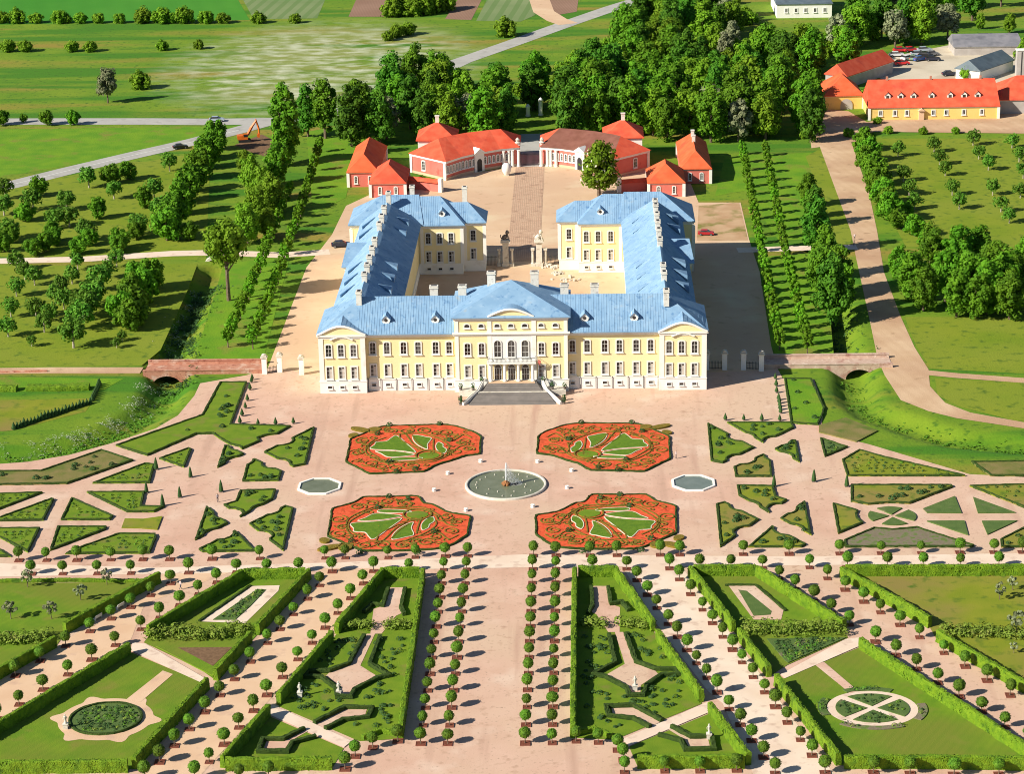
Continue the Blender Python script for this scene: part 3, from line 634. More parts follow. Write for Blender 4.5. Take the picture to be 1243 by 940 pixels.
def window(kind, x, y, z, parent, rz=0.0, label=None):
    a, g = WIN[kind]; o = bpy.data.objects.new('window', a); COL.objects.link(o); o.parent = parent
    pl = parent.location; o.location = (x-pl.x, y-pl.y, z-pl.z); o.rotation_euler = (0, 0, rz)
    p = bpy.data.objects.new('pane', g); COL.objects.link(p); p.parent = o
    if label: o['label'] = label
    return o
PX = (-42.8, -39.9, -37.0); RX = (-32.6, -29.3, -25.4, -22.0, -17.9, -14.75); QX = (13.95, 17.4, 21.5, 24.9, 28.8, 32.2); SX = (36.4, 39.3, 42.3)
for x in PX+SX:
    window('tall', x, 0, 10.6, PAL); window('tallb', x, 0, 5.15, PAL); window('low', x, -.14, 1.6, PAL)
for x in RX+QX:
    window('tall', x, 1.5, 10.6, PAL); window('tallb', x, 1.5, 5.15, PAL); window('low', x, 1.36, 1.6, PAL)
for x in (-10.4, -7.1, 6.8, 10.1): window('tall', x, 0, 10.6, PAL); window('tallb', x, 0, 5.15, PAL)
for x in (-10.4, -7.1, -3.4, XC, 3.0, 6.8, 10.1): window('oval', x, 0, 16.3, PAL)
for x in (-3.4, XC, 3.0): window('arch', x, -.07, 10.7, PAL)
for x in (-25.3, -22.2, -19.1, 17.6, 20.8, 24.2):
    window('tall', x, 96.9, 10.2, PAL); window('tallb', x, 96.9, 5.0, PAL)
    window('low', x, 96.76, 1.6, PAL)
for x in (-13.2, 12.9): window('tall', x, 99.6, 10.2, PAL); window('tallb', x, 99.6, 5.0, PAL)
# entrance: three arched doors, columns and the balcony
for x in (-3.4, XC, 3.0):
    d = MB(); P = [(-.85, 3.0), (.85, 3.0)]+[(.85*math.cos(math.pi*i/8), 5.9+.95*math.sin(math.pi*i/8)) for i in range(9)]
    d.add([(x+a, -.06, z) for a, z in P], [tuple(range(len(P)))]); dd = d.build('door', 'glass', PAL)
    f_ = MB()
    for a in (-.85, -.3, .3, .85): f_.box(x+a-.05, x+a+.05, -.14, -.05, 3.0, 5.9)
    for z in (4.3, 5.85): f_.box(x-.85, x+.85, -.139, -.051, z, z+.09)
    f_.tube([(x+.85*math.cos(math.pi*i/8), -.1, 5.9+.95*math.sin(math.pi*i/8)) for i in range(9)], .09, 5)
    f_.build('door_frame', 'frame', dd)
    MB().tube([(x+.1, -.18, 4.0), (x+.1, -.18, 4.5)], .04, 5).build('handle', 'bronze', dd)
for x in (-5.1, -1.8, 1.4, 4.7): MB().lathe([(.5, 3.0), (.5, 3.3), (.36, 3.4), (.33, 6.8), (.5, 7.05), (.55, 7.4)], 12, (x, -1.0, 0)).build('column', 'whitepl', PAL)
MB().box(-5.9, 5.5, -1.7, -.1, 7.4, 7.85).build('balcony', 'whitepl', PAL)
rl = MB(); rl.tube([(-5.8, -.2, 8.8), (-5.8, -1.6, 8.8), (5.4, -1.6, 8.8), (5.4, -.2, 8.8)], .06, 4)
for i in range(38): rl.tube([(-5.8+11.2*i/37, -1.6, 7.85), (-5.8+11.2*i/37, -1.6, 8.8)], .035, 4)
rl.build('balcony_rail', 'iron', PAL)
# red flag on its staff beside the doors
fl = MB(); fl.tube([(6.0, -.4, 5.0), (6.0, -1.6, 8.8)], .05, 5); fl.build('flagpole', 'frame', PAL)
fl = MB(); v = []
for i in range(7): v += [(5.95+.1*math.sin(i*1.3), -1.6+i*.1, 8.5-i*.24), (6.05+.12*math.sin(i*1.1)+.5, -1.5+i*.06, 8.2-i*.26)]
fl.add(v, [(2*i, 2*i+1, 2*i+3, 2*i+2) for i in range(6)]); fl.build('flag', 'redpl', PAL)
# great stair
st = MB()
for i in range(10):
    y0 = -9.4+i*.46; w = 10.2-i*.23; st.prism([(-w+.2, y0), (w, y0), (w-.2, -4.6), (-w+.4, -4.6)], i*.15-.02, (i+1)*.15)
st.prism([(-8, -4.9), (8, -4.9), (7.6, -1), (-7.6, -1)], 0, 1.5)
for i in range(9):
    y0 = -3.9+i*.26; w = 6.8-i*.15; st.prism([(-w, y0), (w, y0), (w-.1, -.3), (-w+.1, -.3)], 1.5+i*.155-.01, 1.5+(i+1)*.155)
stair = st.build('staircase', 'stair', PAL)
MB().prism([(-5.6, -1.9), (5.2, -1.9), (5.2, -.14), (-5.6, -.14)], 2.75, 2.97).build('terrace', 'tan', PAL)
MB().box(-8.0, 8.0, -4.75, -3.98, 1.503, 1.52).build('landing', 'stone', PAL)
for s in (-1, 1):
    P = [(s*11.3, -9.3), (s*8.1, -3.9), (s*7.0, -1.2)]; Z = [(0, .7), (0, 1.9), (0, 3.4)]
    w = MB()
    for i in range(2):
        (x0, y0), (x1, y1) = P[i], P[i+1]; dx, dy = x1-x0, y1-y0; l = math.hypot(dx, dy); nx, ny = -dy/l*.28, dx/l*.28
        v = []
        for (x, y), (a, c) in ((P[i], Z[i]), (P[i+1], Z[i+1])): v += [(x+nx, y+ny, a), (x-nx, y-ny, a), (x-nx, y-ny, c), (x+nx, y+ny, c)]
        w.add(v, [(0, 1, 2, 3), (7, 6, 5, 4), (0, 4, 5, 1), (1, 5, 6, 2), (2, 6, 7, 3), (3, 7, 4, 0)])
    w.build('stair_wall', 'whitepl', PAL)
    MB().prism([(s*8.1, -3.6), (s*12.4, -3.2), (s*12.4, -.16), (s*7.2, -.16)], 0, 1.5).build('terrace_side', 'stone', PAL)
    r_ = MB(); r_.tube([(s*11.3, -9.3, .75), (s*8.1, -3.9, 1.95), (s*7.0, -1.2, 3.45)], .13, 5); r_.build('handrail', 'stone', PAL)
for s in (-1, 1):
    for x, y, z, h in ((11.9, -8.9, 0, 1.5), (12.0, -6.6, 0, 1.2), (12.1, -2.6, 1.5, 1.3), (9.2, -2.9, 1.5, 1.6), (7.2, -1.2, 2.6, 1.2)):
        b = MB(); b.lathe([(.3, z), (.42, z+.5), (.38, z+.55)], 9, (s*x, y, 0)); p = b.build('planter', 'darkstone', PAL)
        b = MB(); rd = random.Random(int(x*10)+s)
        for j in range(50):
            d = Vector((rd.gauss(0, 1), rd.gauss(0, 1), rd.gauss(0, 1))).normalized(); b.quadleaf(Vector((s*x+d.x*.5, y+d.y*.5, z+.55+h*.4+d.z*h*.45)), .2, d)
        b.build('planter_foliage', 'rose', p)
# chimneys
def chimney(x, y, z0, z1, w=1.2, l=1.6):
    b = MB(); b.box(x-w/2, x+w/2, y-l/2, y+l/2, z0, z1); b.box(x-w/2-.14, x+w/2+.14, y-l/2-.14, y+l/2+.14, z1-.5, z1-.25); b.box(x-w/2-.08, x+w/2+.08, y-l/2-.08, y+l/2+.08, z1-.001, z1+.12)
    c = b.build('chimney', 'chimney', PAL)
    MB().box(x-w/2+.25, x+w/2-.25, y-l/2+.25, y+l/2-.25, z1+.12, z1+.16).build('flue', 'iron', c)
wfn = survey(400, 220, 6.27); rfn = survey(740, 220, 5.222)
for px, py in ((467, 110), (430, 220), (418, 285), (405, 345), (372, 465), (357, 530), (340, 600), (322, 660), (305, 730), (248, 870)):
    x, y = wfn(px, py, 21.3); chimney(-36, y, 18.5, 22.4, 1.25, 1.9)
for px, py in ((268, 140), (268, 170), (268, 225), (278, 275), (280, 325), (288, 385), (295, 550), (298, 600), (345, 715)):
    x, y = rfn(px, py, 21.3); chimney(36, y, 18.5, 22.4, 1.25, 1.9)
for x, y in ((-18.6, 12.5), (-11.9, 12.8), (12.2, 12.8), (19.3, 12.5)): chimney(x, y, 17.5, 22.3, 1.9, 1.3)
for x in (-5.0, 5.2): chimney(x, 13.2, 20, 25.4, 1.9, 1.3)
for x, y in ((-30, 107.5), (-15.5, 105.6)): chimney(x, y, 17, 22.3, 1.3, 1.3)
# round dormers of the garden front and the court ends
def lucarne(x, y, z, s=1.0):
    b = MB(); n = 14
    b.add([(x+.95*s*math.cos(2*math.pi*i/n), y, z+.95*s*math.sin(2*math.pi*i/n)) for i in range(n)]+[(x+.95*s*math.cos(2*math.pi*i/n), y+3.2, z+.95*s*math.sin(2*math.pi*i/n)) for i in range(n)],
          [tuple(reversed(range(n)))]+[(i, (i+1) % n, n+(i+1) % n, n+i) for i in range(n)])
    d = b.build('dormer', 'whitepl', PAL)
    r_ = MB(); P = [(x-1.15*s, z+.2*s), (x, z+1.3*s), (x+1.15*s, z+.2*s)]
    r_.add([(a, y-.25, c) for a, c in P]+[(a, y+3.6, c) for a, c in P]+[(a, y-.25, c-.16) for a, c in P]+[(a, y+3.6, c-.16) for a, c in P], [(0, 1, 4, 3), (1, 2, 5, 4), (6, 9, 10, 7), (7, 10, 11, 8), (0, 6, 7, 1), (1, 7, 8, 2)])
    r_.build('dormer_roof', 'blueroof', d)
    g = MB(); g.add([(x+.42*s*math.cos(2*math.pi*i/n), y-.02, z+.42*s*math.sin(2*math.pi*i/n)) for i in range(n)], [tuple(reversed(range(n)))]); g.build('dormer_window', 'glass', d)
for x in (-29.4, -17.9, 16.9, 28.4): lucarne(x, 3.1, 16.9, 1.0)
for x in (-21.5, 21.5): lucarne(x, 98.6, 16.6, .95)
def wedge(s, y):
    """low three-cornered dormer on a wing slope"""
    for side in (-1, 1):
        xr = s*36; xo = xr+side*6.2; zo = 14.4+6.2*(1-6.2/8.4)+(1.35 if side > 0 else .5); xi = xr+side*2.6; zi = 14.4+6.2*(1-2.6/8.4)+.03
        b = MB(); b.add([(xo, y-1.9, zo), (xo, y+1.9, zo), (xi, y, zi), (xo, y-1.1, zo-1.7), (xo, y+1.1, zo-1.7)], [(0, 1, 2) if side > 0 else (2, 1, 0), (0, 2, 3), (1, 4, 2), (0, 3, 4, 1)])
        b.build('roof_vent', 'blueroof', PAL)
for s in (-1, 1):
    for y in (27, 37, 47, 79, 89): wedge(s, y)
# downpipes
for x in (-33.9, -31.0, -27.4, -23.7, -20.0, -16.3, 15.7, 19.4, 23.2, 26.9, 30.5, 33.9):
    MB().tube([(x, 1.2, .2), (x, 1.2, 3.2)], .07, 5).build('downpipe', 'iron', PAL)

# ------------------------------------------------------------------ lion gate in the court
def gate_pillar(x, y, label):
    t = thing('gate_pillar', label, 'gate pillar', (x, y, 0))
    b = MB(); b.box(-1.05, 1.05, -1.05, 1.05, 0, 1.0); b.box(-.8, .8, -.8, .8, 1.0, 6.6); b.build('pillar_shaft', 'stone', t)
    b = MB()
    for sx in (-1, 1):
        b.box(sx*1.75-.55, sx*1.75+.55, -.7, .7, 0, .8); b.lathe([(.42, .8), (.36, 1.0), (.33, 4.3), (.46, 4.6)], 9, (sx*1.75, 0, 0)); b.box(sx*1.75-.5, sx*1.75+.5, -.6, .6, 4.6, 5.1)
    b.build('side_column', 'stone', t)
    b = MB(); b.box(-1.0, 1.0, -1.0, 1.0, 6.6, 6.9); b.box(-1.3, 1.3, -1.3, 1.3, 6.9, 7.25); b.box(-1.1, 1.1, -1.1, 1.1, 7.25, 7.7); b.build('capital', 'stone', t)
    l = MB(); l.tube([(-.75, 0, 7.9), (-.45, 0, 8.2), (.1, 0, 8.7), (.45, 0, 9.3), (.5, 0, 9.6)], [.45, .62, .6, .5, .3], 9)
    l.lathe([(.1, 9.2), (.5, 9.4), (.52, 9.8), (.3, 10.2), (.05, 10.35)], 9, (.55, 0, 0)); l.tube([(.75, 0, 9.7), (1.15, 0, 9.55)], [.26, .16], 7)
    for sy in (-.25, .25): l.tube([(.6, sy, 9.0), (.8, sy*1.3, 8.2), (.85, sy*1.3, 7.7)], [.24, .18, .16], 6); l.tube([(-.5, sy*1.6, 8.3), (-.1, sy*2, 7.9), (.3, sy*2, 7.75)], [.36, .28, .15], 6)
    l.tube([(-1.0, 0, 7.85), (-1.35, 0, 8.4), (-1.2, 0, 9.0)], [.12, .1, .14], 5)
    l.build('lion_statue', 'darkstone' if x < 0 else 'stone', t); return t  # left lion's shade is painted in as darker stone
gate_pillar(-4.6, 104, 'stone court gate pillar with a crowned lion coloured darker for shade'); gate_pillar(4.6, 104, 'pale sunlit stone court gate pillar carrying a light lion')
def iron_fence(a, b_, label, h=3.0, name='iron_fence'):
    m = MB(); L = math.dist(a, b_); n = int(L/.35)
    at_ = lambda t: (a[0]+(b_[0]-a[0])*t, a[1]+(b_[1]-a[1])*t)
    for i in range(n+1): x, y = at_(i/n); m.tube([(x, y, .25), (x, y, h)], .045, 4)
    for z in (.5, h-.4): m.tube([(*a, z), (*b_, z)], .06, 4)
    m.box(0, 0, 0, 0, 0, 0) if 0 else None
    return tag(m.build(name, 'iron'), label, 'fence')
iron_fence((-10.0, 104), (-7.0, 104), 'short black iron railing from left court block to lion pillar')
iron_fence((7.0, 104), (10.2, 104), 'short black iron railing from right court block to lion pillar')
# rubble and building material in the court
for i, (px, py, s, lb) in enumerate(((668, 326, .9, 'heap of pale stones just inside the court gate'), (676, 333, .7, 'low heap of stone blocks in the middle of the court rubble line'), (686, 340, 1.3, 'largest heap of grey building stones in the court'))):
    x, y = G(px, py); b = MB(); rd = random.Random(i)
    for k in range(16):
        cx, cy, q = rd.gauss(0, 1.2*s), rd.gauss(0, .9*s), rd.uniform(.25, .6)
        b.obox((cx, cy), rd.uniform(0, 3), q*1.5, q, -.05, q*rd.uniform(.7, 1.5))
    o = b.build('stone_heap', 'stone'); o.location = (x, y, 0); tag(o, lb, 'heap'); o['kind'] = 'stuff'

# ------------------------------------------------------------------ gatehouse stables round the forecourt
def stable(s, label, roofm):
    t = thing('stable_building', label, 'building')
    mx = (lambda L: [(-s*x, y) for x, y in L])
    inner = [(-26, 200), (-21.6, 206.2), (-16.2, 211.4), (-9.6, 215.8), (-3.6, 217.8)]
    outer = [(-38, 211.5), (-33.2, 218.6), (-25.5, 226), (-15.5, 231.5), (-3.6, 233.5)]
    ridge = [(-29.0, 213.5), (-26.8, 216.0), (-20.6, 221.0), (-13.0, 224.6), (-9.5, 225.7)]
    I, O, Rg = mx(inner), mx(outer), mx(ridge)
    MB().prism(I+list(reversed(O)), 0, 6.2).build('wall', 'redpl', t)
    P = ccw(I+list(reversed(O)))
    b = MB(); b.prism(offset(P, -.2), 5.45, 6.15); b.build('cornice', 'whitepl', t)
    b = MB(); b.prism(offset(P, -.12), -.02, .8); b.build('plinth', 'rosegravel', t)
    q = offset(P, -.5)
    if s < 0: Ie, Oe = q_split(q, I, O)
    else: Ie, Oe = q_split(q, I, O)
    n = 5; v = [(*p, 6.2) for p in Ie]+[(*p, 10.4) for p in Rg]+[(*p, 6.2) for p in Oe]
    fi = [(i, i+1, n+i+1, n+i) for i in range(4)]; fo = [(n+i, n+i+1, 2*n+i+1, 2*n+i) for i in range(4)]; ends = [(0, n, 2*n), (n-1, 3*n-1, 2*n-1)]
    def fl_(F): return F if s < 0 else [tuple(reversed(x)) for x in F]
    b = MB(); b.add(v, fl_(fi), 0); b.add(v, fl_(fo+ends), 1); b.build('roof', [roofm, 'redroof' if s < 0 else 'redroof'], t)
    # blind arches of the curved front: white looped surrounds with dark niches
    run = [(a, c) for a, c in zip(I[:-1], I[1:])]
    k = 0
    for j, (a, c) in enumerate(run):
        L = math.dist(a, c); m = 5 if j < 3 else 4; ang = math.atan2(c[1]-a[1], c[0]-a[0])
        if s > 0: ang += math.pi
        for i in range(m):
            tt = (i+.5)/m
            if (j == 2 and i == 0) or (j == 1 and i == 4) or (j == 3 and i > 1): continue
            window('round', a[0]+(c[0]-a[0])*tt, a[1]+(c[1]-a[1])*tt, 3.3, t, ang)
    # portal with pediment
    a, c = I[1], I[2]; px, py = a[0]+(c[0]-a[0])*1.0, a[1]+(c[1]-a[1])*1.0; ang = math.atan2(I[3][1]-I[1][1], I[3][0]-I[1][0])+(math.pi if s > 0 else 0)
    def loc(x, y): return (px+x*math.cos(ang)-y*math.sin(ang), py+x*math.sin(ang)+y*math.cos(ang))
    d = MB(); d.prism([loc(-1.9, -.5), loc(1.9, -.5), loc(1.9, .6), loc(-1.9, .6)], 0, 6.0)
    z = [(-2.3, 6.0), (0, 7.6), (2.3, 6.0)]
    d.add([(*loc(x, -.9), h) for x, h in z]+[(*loc(x, 2.4), h) for x, h in z], [(0, 2, 1), (0, 1, 4, 3), (1, 2, 5, 4), (0, 3, 5, 2)]); pt = d.build('portal', 'whitepl', t)
    d = MB(); Q = [(-.95, .1), (.95, .1)]+[(.95*math.cos(math.pi*i/8), 3.2+.95*math.sin(math.pi*i/8)) for i in range(9)]
    d.add([(*loc(x, -.53), h) for x, h in Q], [tuple(range(len(Q)))]); d.build('door', 'iron', pt)
    # columned end by the outer gate
    for x in (-8.4, -6.7, -5.6, -3.6):
        MB().lathe([(.62, 0), (.62, .4), (.5, .5), (.46, 5.2), (.62, 5.5)], 10, (-s*x, 216.6 if x > -7 else 215.9, 0)).build('column', 'whitepl', t)
    # square pavilion behind with a pyramid roof and chimney
    sq = rect(*sorted((s*36, s*24)), 220, 234); MB().prism(sq, 0, 8.4).build('wall', 'whitepl', t)
    b = MB(); b.hip(offset(sq, -.6), ((s*30-.02, 227), (s*30+.02, 227)), 8.4, 12.8); rf = b.build('roof', 'redroof', t)
    ch = MB(); ch.box(s*30-.6, s*30+.6, 226.5, 227.5, 11.5, 14.6); ch.box(s*30-.75, s*30+.75, 226.35, 227.65, 14.6, 14.85); ch.build('chimney', 'chimney', rf)
    # corner strip, door and window of the end facing the palace
    a, c = (s*38, 211.5), (s*26, 200); ang = math.atan2(c[1]-a[1], c[0]-a[0])+(math.pi if s > 0 else 0)
    for tt in (.03, .97):
        MB().obox((a[0]+(c[0]-a[0])*tt, a[1]+(c[1]-a[1])*tt), ang, 1.0, .5, 0, 5.6).build('pilaster', 'whitepl', t)
    window('tall', a[0]+(c[0]-a[0])*.38, a[1]+(c[1]-a[1])*.38, 3.2, t, ang)
    return t
def q_split(q, I, O):
    """pick the offset copies of the inner and outer wall points"""
    near = lambda p: min(q, key=lambda w: math.dist(w, p))
    return [near(p) for p in I], [near(p) for p in O]
stable(-1, 'curved red stable wing with bright red roof, left of outer gate', 'redroof')
stable(1, 'curved pink stable wing with weathered brown roof, right of outer gate', 'brownroof')
def house(name, label, q, ridge, ze, zr, wallm, roofm, wins=(), pil=True, chim=(), wk='round', zw=None):
    c = centre(q); t = thing(name, label, 'house', (c[0], c[1], 0)); o = (c[0], c[1], 0)
    MB().prism(q, 0, ze).build('wall', wallm, t, o)
    b = MB(); b.prism(offset(ccw(q), -.15), ze-.5, ze-.03); b.build('cornice', 'whitepl', t, o)
    b = MB(); b.hip(offset(ccw(q), -.45), ridge, ze, zr); rf = b.build('roof', roofm, t, o)
    if pil:
        for x, y in q: MB().box(x-.45, x+.45, y-.3, y+.3, 0, ze-.5).build('pilaster', 'whitepl', t, o)
    for (x, y, rz) in wins: window(wk, x, y, zw or ze*.48, t, rz)
    for x, y in chim:
        k = MB(); k.box(x-.5, x+.5, y-.7, y+.7, zr-1.2, zr+1.6); k.box(x-.6, x+.6, y-.8, y+.8, zr+1.6, zr+1.8); k.build('chimney', 'chimney', rf, o)
    return t
house('gatehouse', 'long red house with half shaded hipped roof, left of stables', rect(-56.2, -46.9, 193.2, 227), ((-51.6, 199), (-51.6, 222)), 4.9, 9.2, 'redpl', 'orangeroof', [(-53.8, 193.2, 0), (-49.4, 193.2, 0)])
house('gatehouse', 'small red gabled house nearest the left palace wing', rect(-48.2, -37.5, 180, 197), ((-42.8, 186), (-42.8, 193)), 4.6, 9.0, 'redpl', 'redroof', [(-45.2, 180, 0), (-40.4, 180, 0)])
house('gatehouse', 'long red house with orange roof and two white chimneys', rect(47.5, 56.4, 192, 227), ((52, 198), (52, 222)), 4.9, 9.2, 'redpl', 'orangeroof', [(50.0, 192, 0), (53.6, 192, 0)], chim=((52, 218), (52, 211)))
house('gatehouse', 'small orange roofed red house nearest the right palace wing', rect(36.8, 47.5, 176.5, 193), ((42.2, 182.5), (42.2, 188)), 4.6, 9.0, 'redpl', 'orangeroof', [(39.8, 176.5, 0), (44.5, 176.5, 0)])
def lowwall(a, b_, label):
    d = math.dist(a, b_); ang = math.atan2(b_[1]-a[1], b_[0]-a[0]); c = ((a[0]+b_[0])/2, (a[1]+b_[1])/2)
    t = thing('garden_wall', label, 'wall', (*c, 0), rz=ang)
    MB().box(-d/2, d/2, -.35, .35, 0, 3.1).build('wall', 'redpl', t)
    b = MB(); b.add([(-d/2, -1.0, 2.9), (d/2, -1.0, 2.9), (d/2, 0, 4.0), (-d/2, 0, 4.0), (-d/2, 1.0, 2.9), (d/2, 1.0, 2.9)], [(0, 1, 2, 3), (3, 2, 5, 4), (0, 3, 4), (1, 5, 2), (0, 4, 5, 1)]); b.build('coping', 'redroof', t)
    MB().box(d/2, d/2+1.2, -.6, .6, 0, 4.3).build('end_pillar', 'whitepl', t)
lowwall((-37.4, 191), (-27.5, 186), 'red tiled court wall between left small house and stables'); lowwall((36.7, 185), (28.5, 183), 'red tiled court wall between right small house and stables')
# outer iron gate and its posts on the road
iron_fence((-3.3, 217.6), (3.3, 217.6), 'black iron gate between the two stable wings', 4.2, 'iron_gate')
for s, lb in ((-1, 'tall white pillar of outer gate at left stable end'), (1, 'tall white pillar of outer gate at right stable end')):
    t = thing('gate_post', lb, 'gate pillar', (s*3.9, 219.5, 0)); b = MB(); b.box(-.6, .6, -.6, .6, 0, 7.0); b.build('post_shaft', 'whitepl', t); MB().lathe([(.8, 7.0), (1.0, 7.3), (.5, 7.7), (.7, 8.3), (.2, 8.9)], 10).build('urn', 'stone', t)
for px, py, lb in ((641, 141, 'short white column by the road beyond the outer gate'), (656.5, 140, 'tall white column by the road beyond the outer gate')):
    x, y = G(px, py); t = thing('road_column', lb, 'column', (x, y, 0)); h = 3.2 if px < 650 else 5.2
    MB().lathe([(.9, 0), (.9, .5), (.75, .6), (.72, h), (.9, h+.1), (.85, h+.4)], 12).build('column_shaft', 'whitepl', t); MB().lathe([(.8, h+.4), (.5, h+.9), (.1, h+1.2)], 12).build('column_cap', 'whitepl', t)
# pillars with fences closing the two sides of the palace front
def side_pillar(px, py, label, h=4.1):
    x, y = G(px, py); t = thing('stone_pillar', label, 'pillar', (x, y, 0))
    MB().box(-.58, .58, -.58, .58, 0, h).build('pillar_shaft', 'whitepl', t); b = MB(); b.box(-.8, .8, -.8, .8, h, h+.3); b.box(-.6, .6, -.6, .6, h+.35, h+.65); b.build('capital', 'stone', t)
    MB().lathe([(.45, h+.65), (.5, h+.9), (.1, h+1.05)], 9).build('finial', 'stone', t); return (x, y)
A_ = [side_pillar(321.5, 454, 'sunlit pillar at the bridge end, outermost of left side gate'), side_pillar(340, 452, 'middle sunlit pillar of the left side gate'), side_pillar(366.5, 455, 'sunlit pillar of left side gate nearest the palace')]
B_ = [side_pillar(857.8, 449, 'half hidden pillar right against the palace corner'), side_pillar(879.5, 449, 'shaded pillar, left post of right side gateway'), side_pillar(902.5, 449, 'shaded pillar, right post of right side gateway'), side_pillar(924, 450.5, 'shaded pillar at the stone bridge end')]
iron_fence(B_[0], B_[1], 'low railing in shade between palace corner and gateway', 2.2); iron_fence(B_[2], B_[3], 'low railing in shade between gateway and stone bridge', 2.2)
iron_fence((A_[0][0]+.8, A_[0][1]), (A_[1][0]-.8, A_[1][1]), 'low railing between the two outer pillars of left gate', 1.8)

# ------------------------------------------------------------------ bridges over the moat
def bridge(name, label, x0, x1, yf, yb, ax, aw, ah, m, deckm):
    t = thing(name, label, 'bridge'); n = 12; zt = .95
    def face(y, th):
        b = MB(); A = [(ax-aw*math.cos(math.pi*i/n), -2.7+ah*math.sin(math.pi*i/n)) for i in range(n+1)]
        for yy, flip in ((y, 0), (y+th, 1)):
            v = [(x0, yy, zt), (x0, yy, -3.4), (ax-aw, yy, -3.4)]+[(a, yy, c) for a, c in A]+[(ax+aw, yy, -3.4), (x1, yy, -3.4), (x1, yy, zt)]
            top = []
            N = len(v); b.add(v, [tuple(range(N)) if not flip else tuple(reversed(range(N)))])
        b.box(x0, x1, y-.12, y+th+.12, zt, zt+.18)
        b.box(x0, x0+.02, y, y+th, -1, zt); b.box(x1-.02, x1, y, y+th, -1, zt); return b
    face(yf, .6).build('parapet', m, t); face(yb, .6).build('parapet', m, t)
    MB().box(x0, x1, yf+.6, yb, -.1, .16).build('deck', deckm, t)
    b = MB(); A = [(ax-aw*math.cos(math.pi*i/n), -2.7+ah*math.sin(math.pi*i/n)) for i in range(n+1)]
    b.add([(a, yf+.02, c) for a, c in A]+[(a, yb+.5, c) for a, c in A], [(i, n+1+i, n+2+i, i+1) for i in range(n)]); b.build('arch_vault', m, t)
    return t
ax, ay = G(204, 462, -2); bridge('brick_bridge', 'red brick bridge with parapet over the left moat', G(171, 460)[0], -60.5, ay-1.6, ay+6.0, ax, 3.4, 2.3, 'brick', 'brick')
ax2, ay2 = G(1042.5, 455, -2); bridge('stone_bridge', 'pale field stone bridge over the right moat', 58.8, G(1084, 447)[0], ay2-1.0, ay2+6.2, ax2, 3.2, 2.3, 'rubble', 'rubble')
cx_, cy_ = G(262, 316); t = thing('culvert', 'small arched culvert where the white path crosses the ditch', 'culvert', (cx_, cy_-1.2, 0))
b = MB(); b.add([(2.6*math.cos(math.pi*i/10), 0, -1.6+2.2*math.sin(math.pi*i/10)) for i in range(11)]+[(3.4*math.cos(math.pi*i/10), 0, -1.6+2.9*math.sin(math.pi*i/10)) for i in range(11)]+[(3.4*math.cos(math.pi*i/10), 2.2, -1.6+2.9*math.sin(math.pi*i/10)) for i in range(11)], [(i, 11+i, 12+i, i+1) for i in range(10)]+[(11+i, 22+i, 23+i, 12+i) for i in range(10)]); b.build('arch', 'stone', t)
MB().add([(2.6*math.cos(math.pi*i/10), .3, -1.6+2.2*math.sin(math.pi*i/10)) for i in range(11)], [tuple(range(11))]) ; b = MB(); b.add([(2.6*math.cos(math.pi*i/10), .3, -1.6+2.2*math.sin(math.pi*i/10)) for i in range(11)], [tuple(range(11))]); b.build('black_opening_sheet', 'iron', t)  # flat black sheet imitates the shade inside the culvert, no iron there

# ------------------------------------------------------------------ farm buildings
F4 = survey(980, 40, 7.836); F5 = survey(1100, 30, 7.23)
LONG = house('farm_house', 'long yellow farmhouse with red roof and seven dormers', rect(115.2, 159.2, 276, 294), ((115.4, 285), (159.0, 285)), 4.5, 12.2, 'ochre', 'redroof',
             [(x, 276, 0) for x in (119.0, 123.9, 128.0, 137.0, 141.4, 147.4, 153.5)], wk='small', zw=2.4)
for x in (121.6, 126.0, 130.4, 136.6, 142.9, 147.7, 152.3):
    o = (LONG.location.x, LONG.location.y, 0); b = MB(); y = 278.6
    b.add([(x-.95, y, 6.6), (x+.95, y, 6.6), (x+.95, y, 8.0), (x, y, 8.9), (x-.95, y, 8.0), (x-.95, y+3.6, 6.6), (x+.95, y+3.6, 6.6), (x+.95, y+3.6, 8.0), (x, y+3.6, 8.9), (x-.95, y+3.6, 8.0)], [(0, 1, 2, 3, 4), (1, 6, 7, 2), (5, 0, 4, 9)])
    d = b.build('dormer', 'whitepl', LONG, o)
    b = MB(); b.add([(x-1.15, y-.2, 7.9), (x, y-.2, 9.05), (x+1.15, y-.2, 7.9), (x-1.15, y+3.9, 7.9), (x, y+3.9, 9.05), (x+1.15, y+3.9, 7.9)], [(0, 1, 4, 3), (1, 2, 5, 4)]); b.build('dormer_roof', 'redroof', d)
    b = MB(); b.box(x-.5, x+.5, y-.04, y+.05, 6.95, 7.9); b.build('dormer_window', 'glass', d); d.children[0].location = d.children[1].location = (-o[0], -o[1], 0)
o = (LONG.location.x, LONG.location.y, 0)
for x in (122, 137, 154):
    b = MB(); b.box(x-.35, x+.35, 284.6, 285.4, 11.6, 13.2); b.build('chimney', 'brick', LONG, o)
b = MB(); b.box(132.0, 133.8, 275.2, 276.1, 0, 3.2); b.add([(131.6, 274.6, 3.2), (134.2, 274.6, 3.2), (132.9, 274.6, 4.1), (131.6, 276.5, 3.2), (134.2, 276.5, 3.2), (132.9, 276.5, 4.1)], [(0, 1, 2), (0, 2, 5, 3), (1, 4, 5, 2)]); b.build('porch', 'rosegravel', LONG, o)
house('barn', 'small ochre barn with arched doorway and hipped red roof', [(101.7, 293), (115.0, 293.8), (114.2, 312), (101.2, 312)], ((108.6, 302), (108.4, 306)), 5.0, 10.6, 'ochre', 'orangeroof', pil=False)
b = MB(); Q = [(-2.1, 0), (2.1, 0)]+[(2.1*math.cos(math.pi*i/10), 1.6+2.1*math.sin(math.pi*i/10)) for i in range(11)]
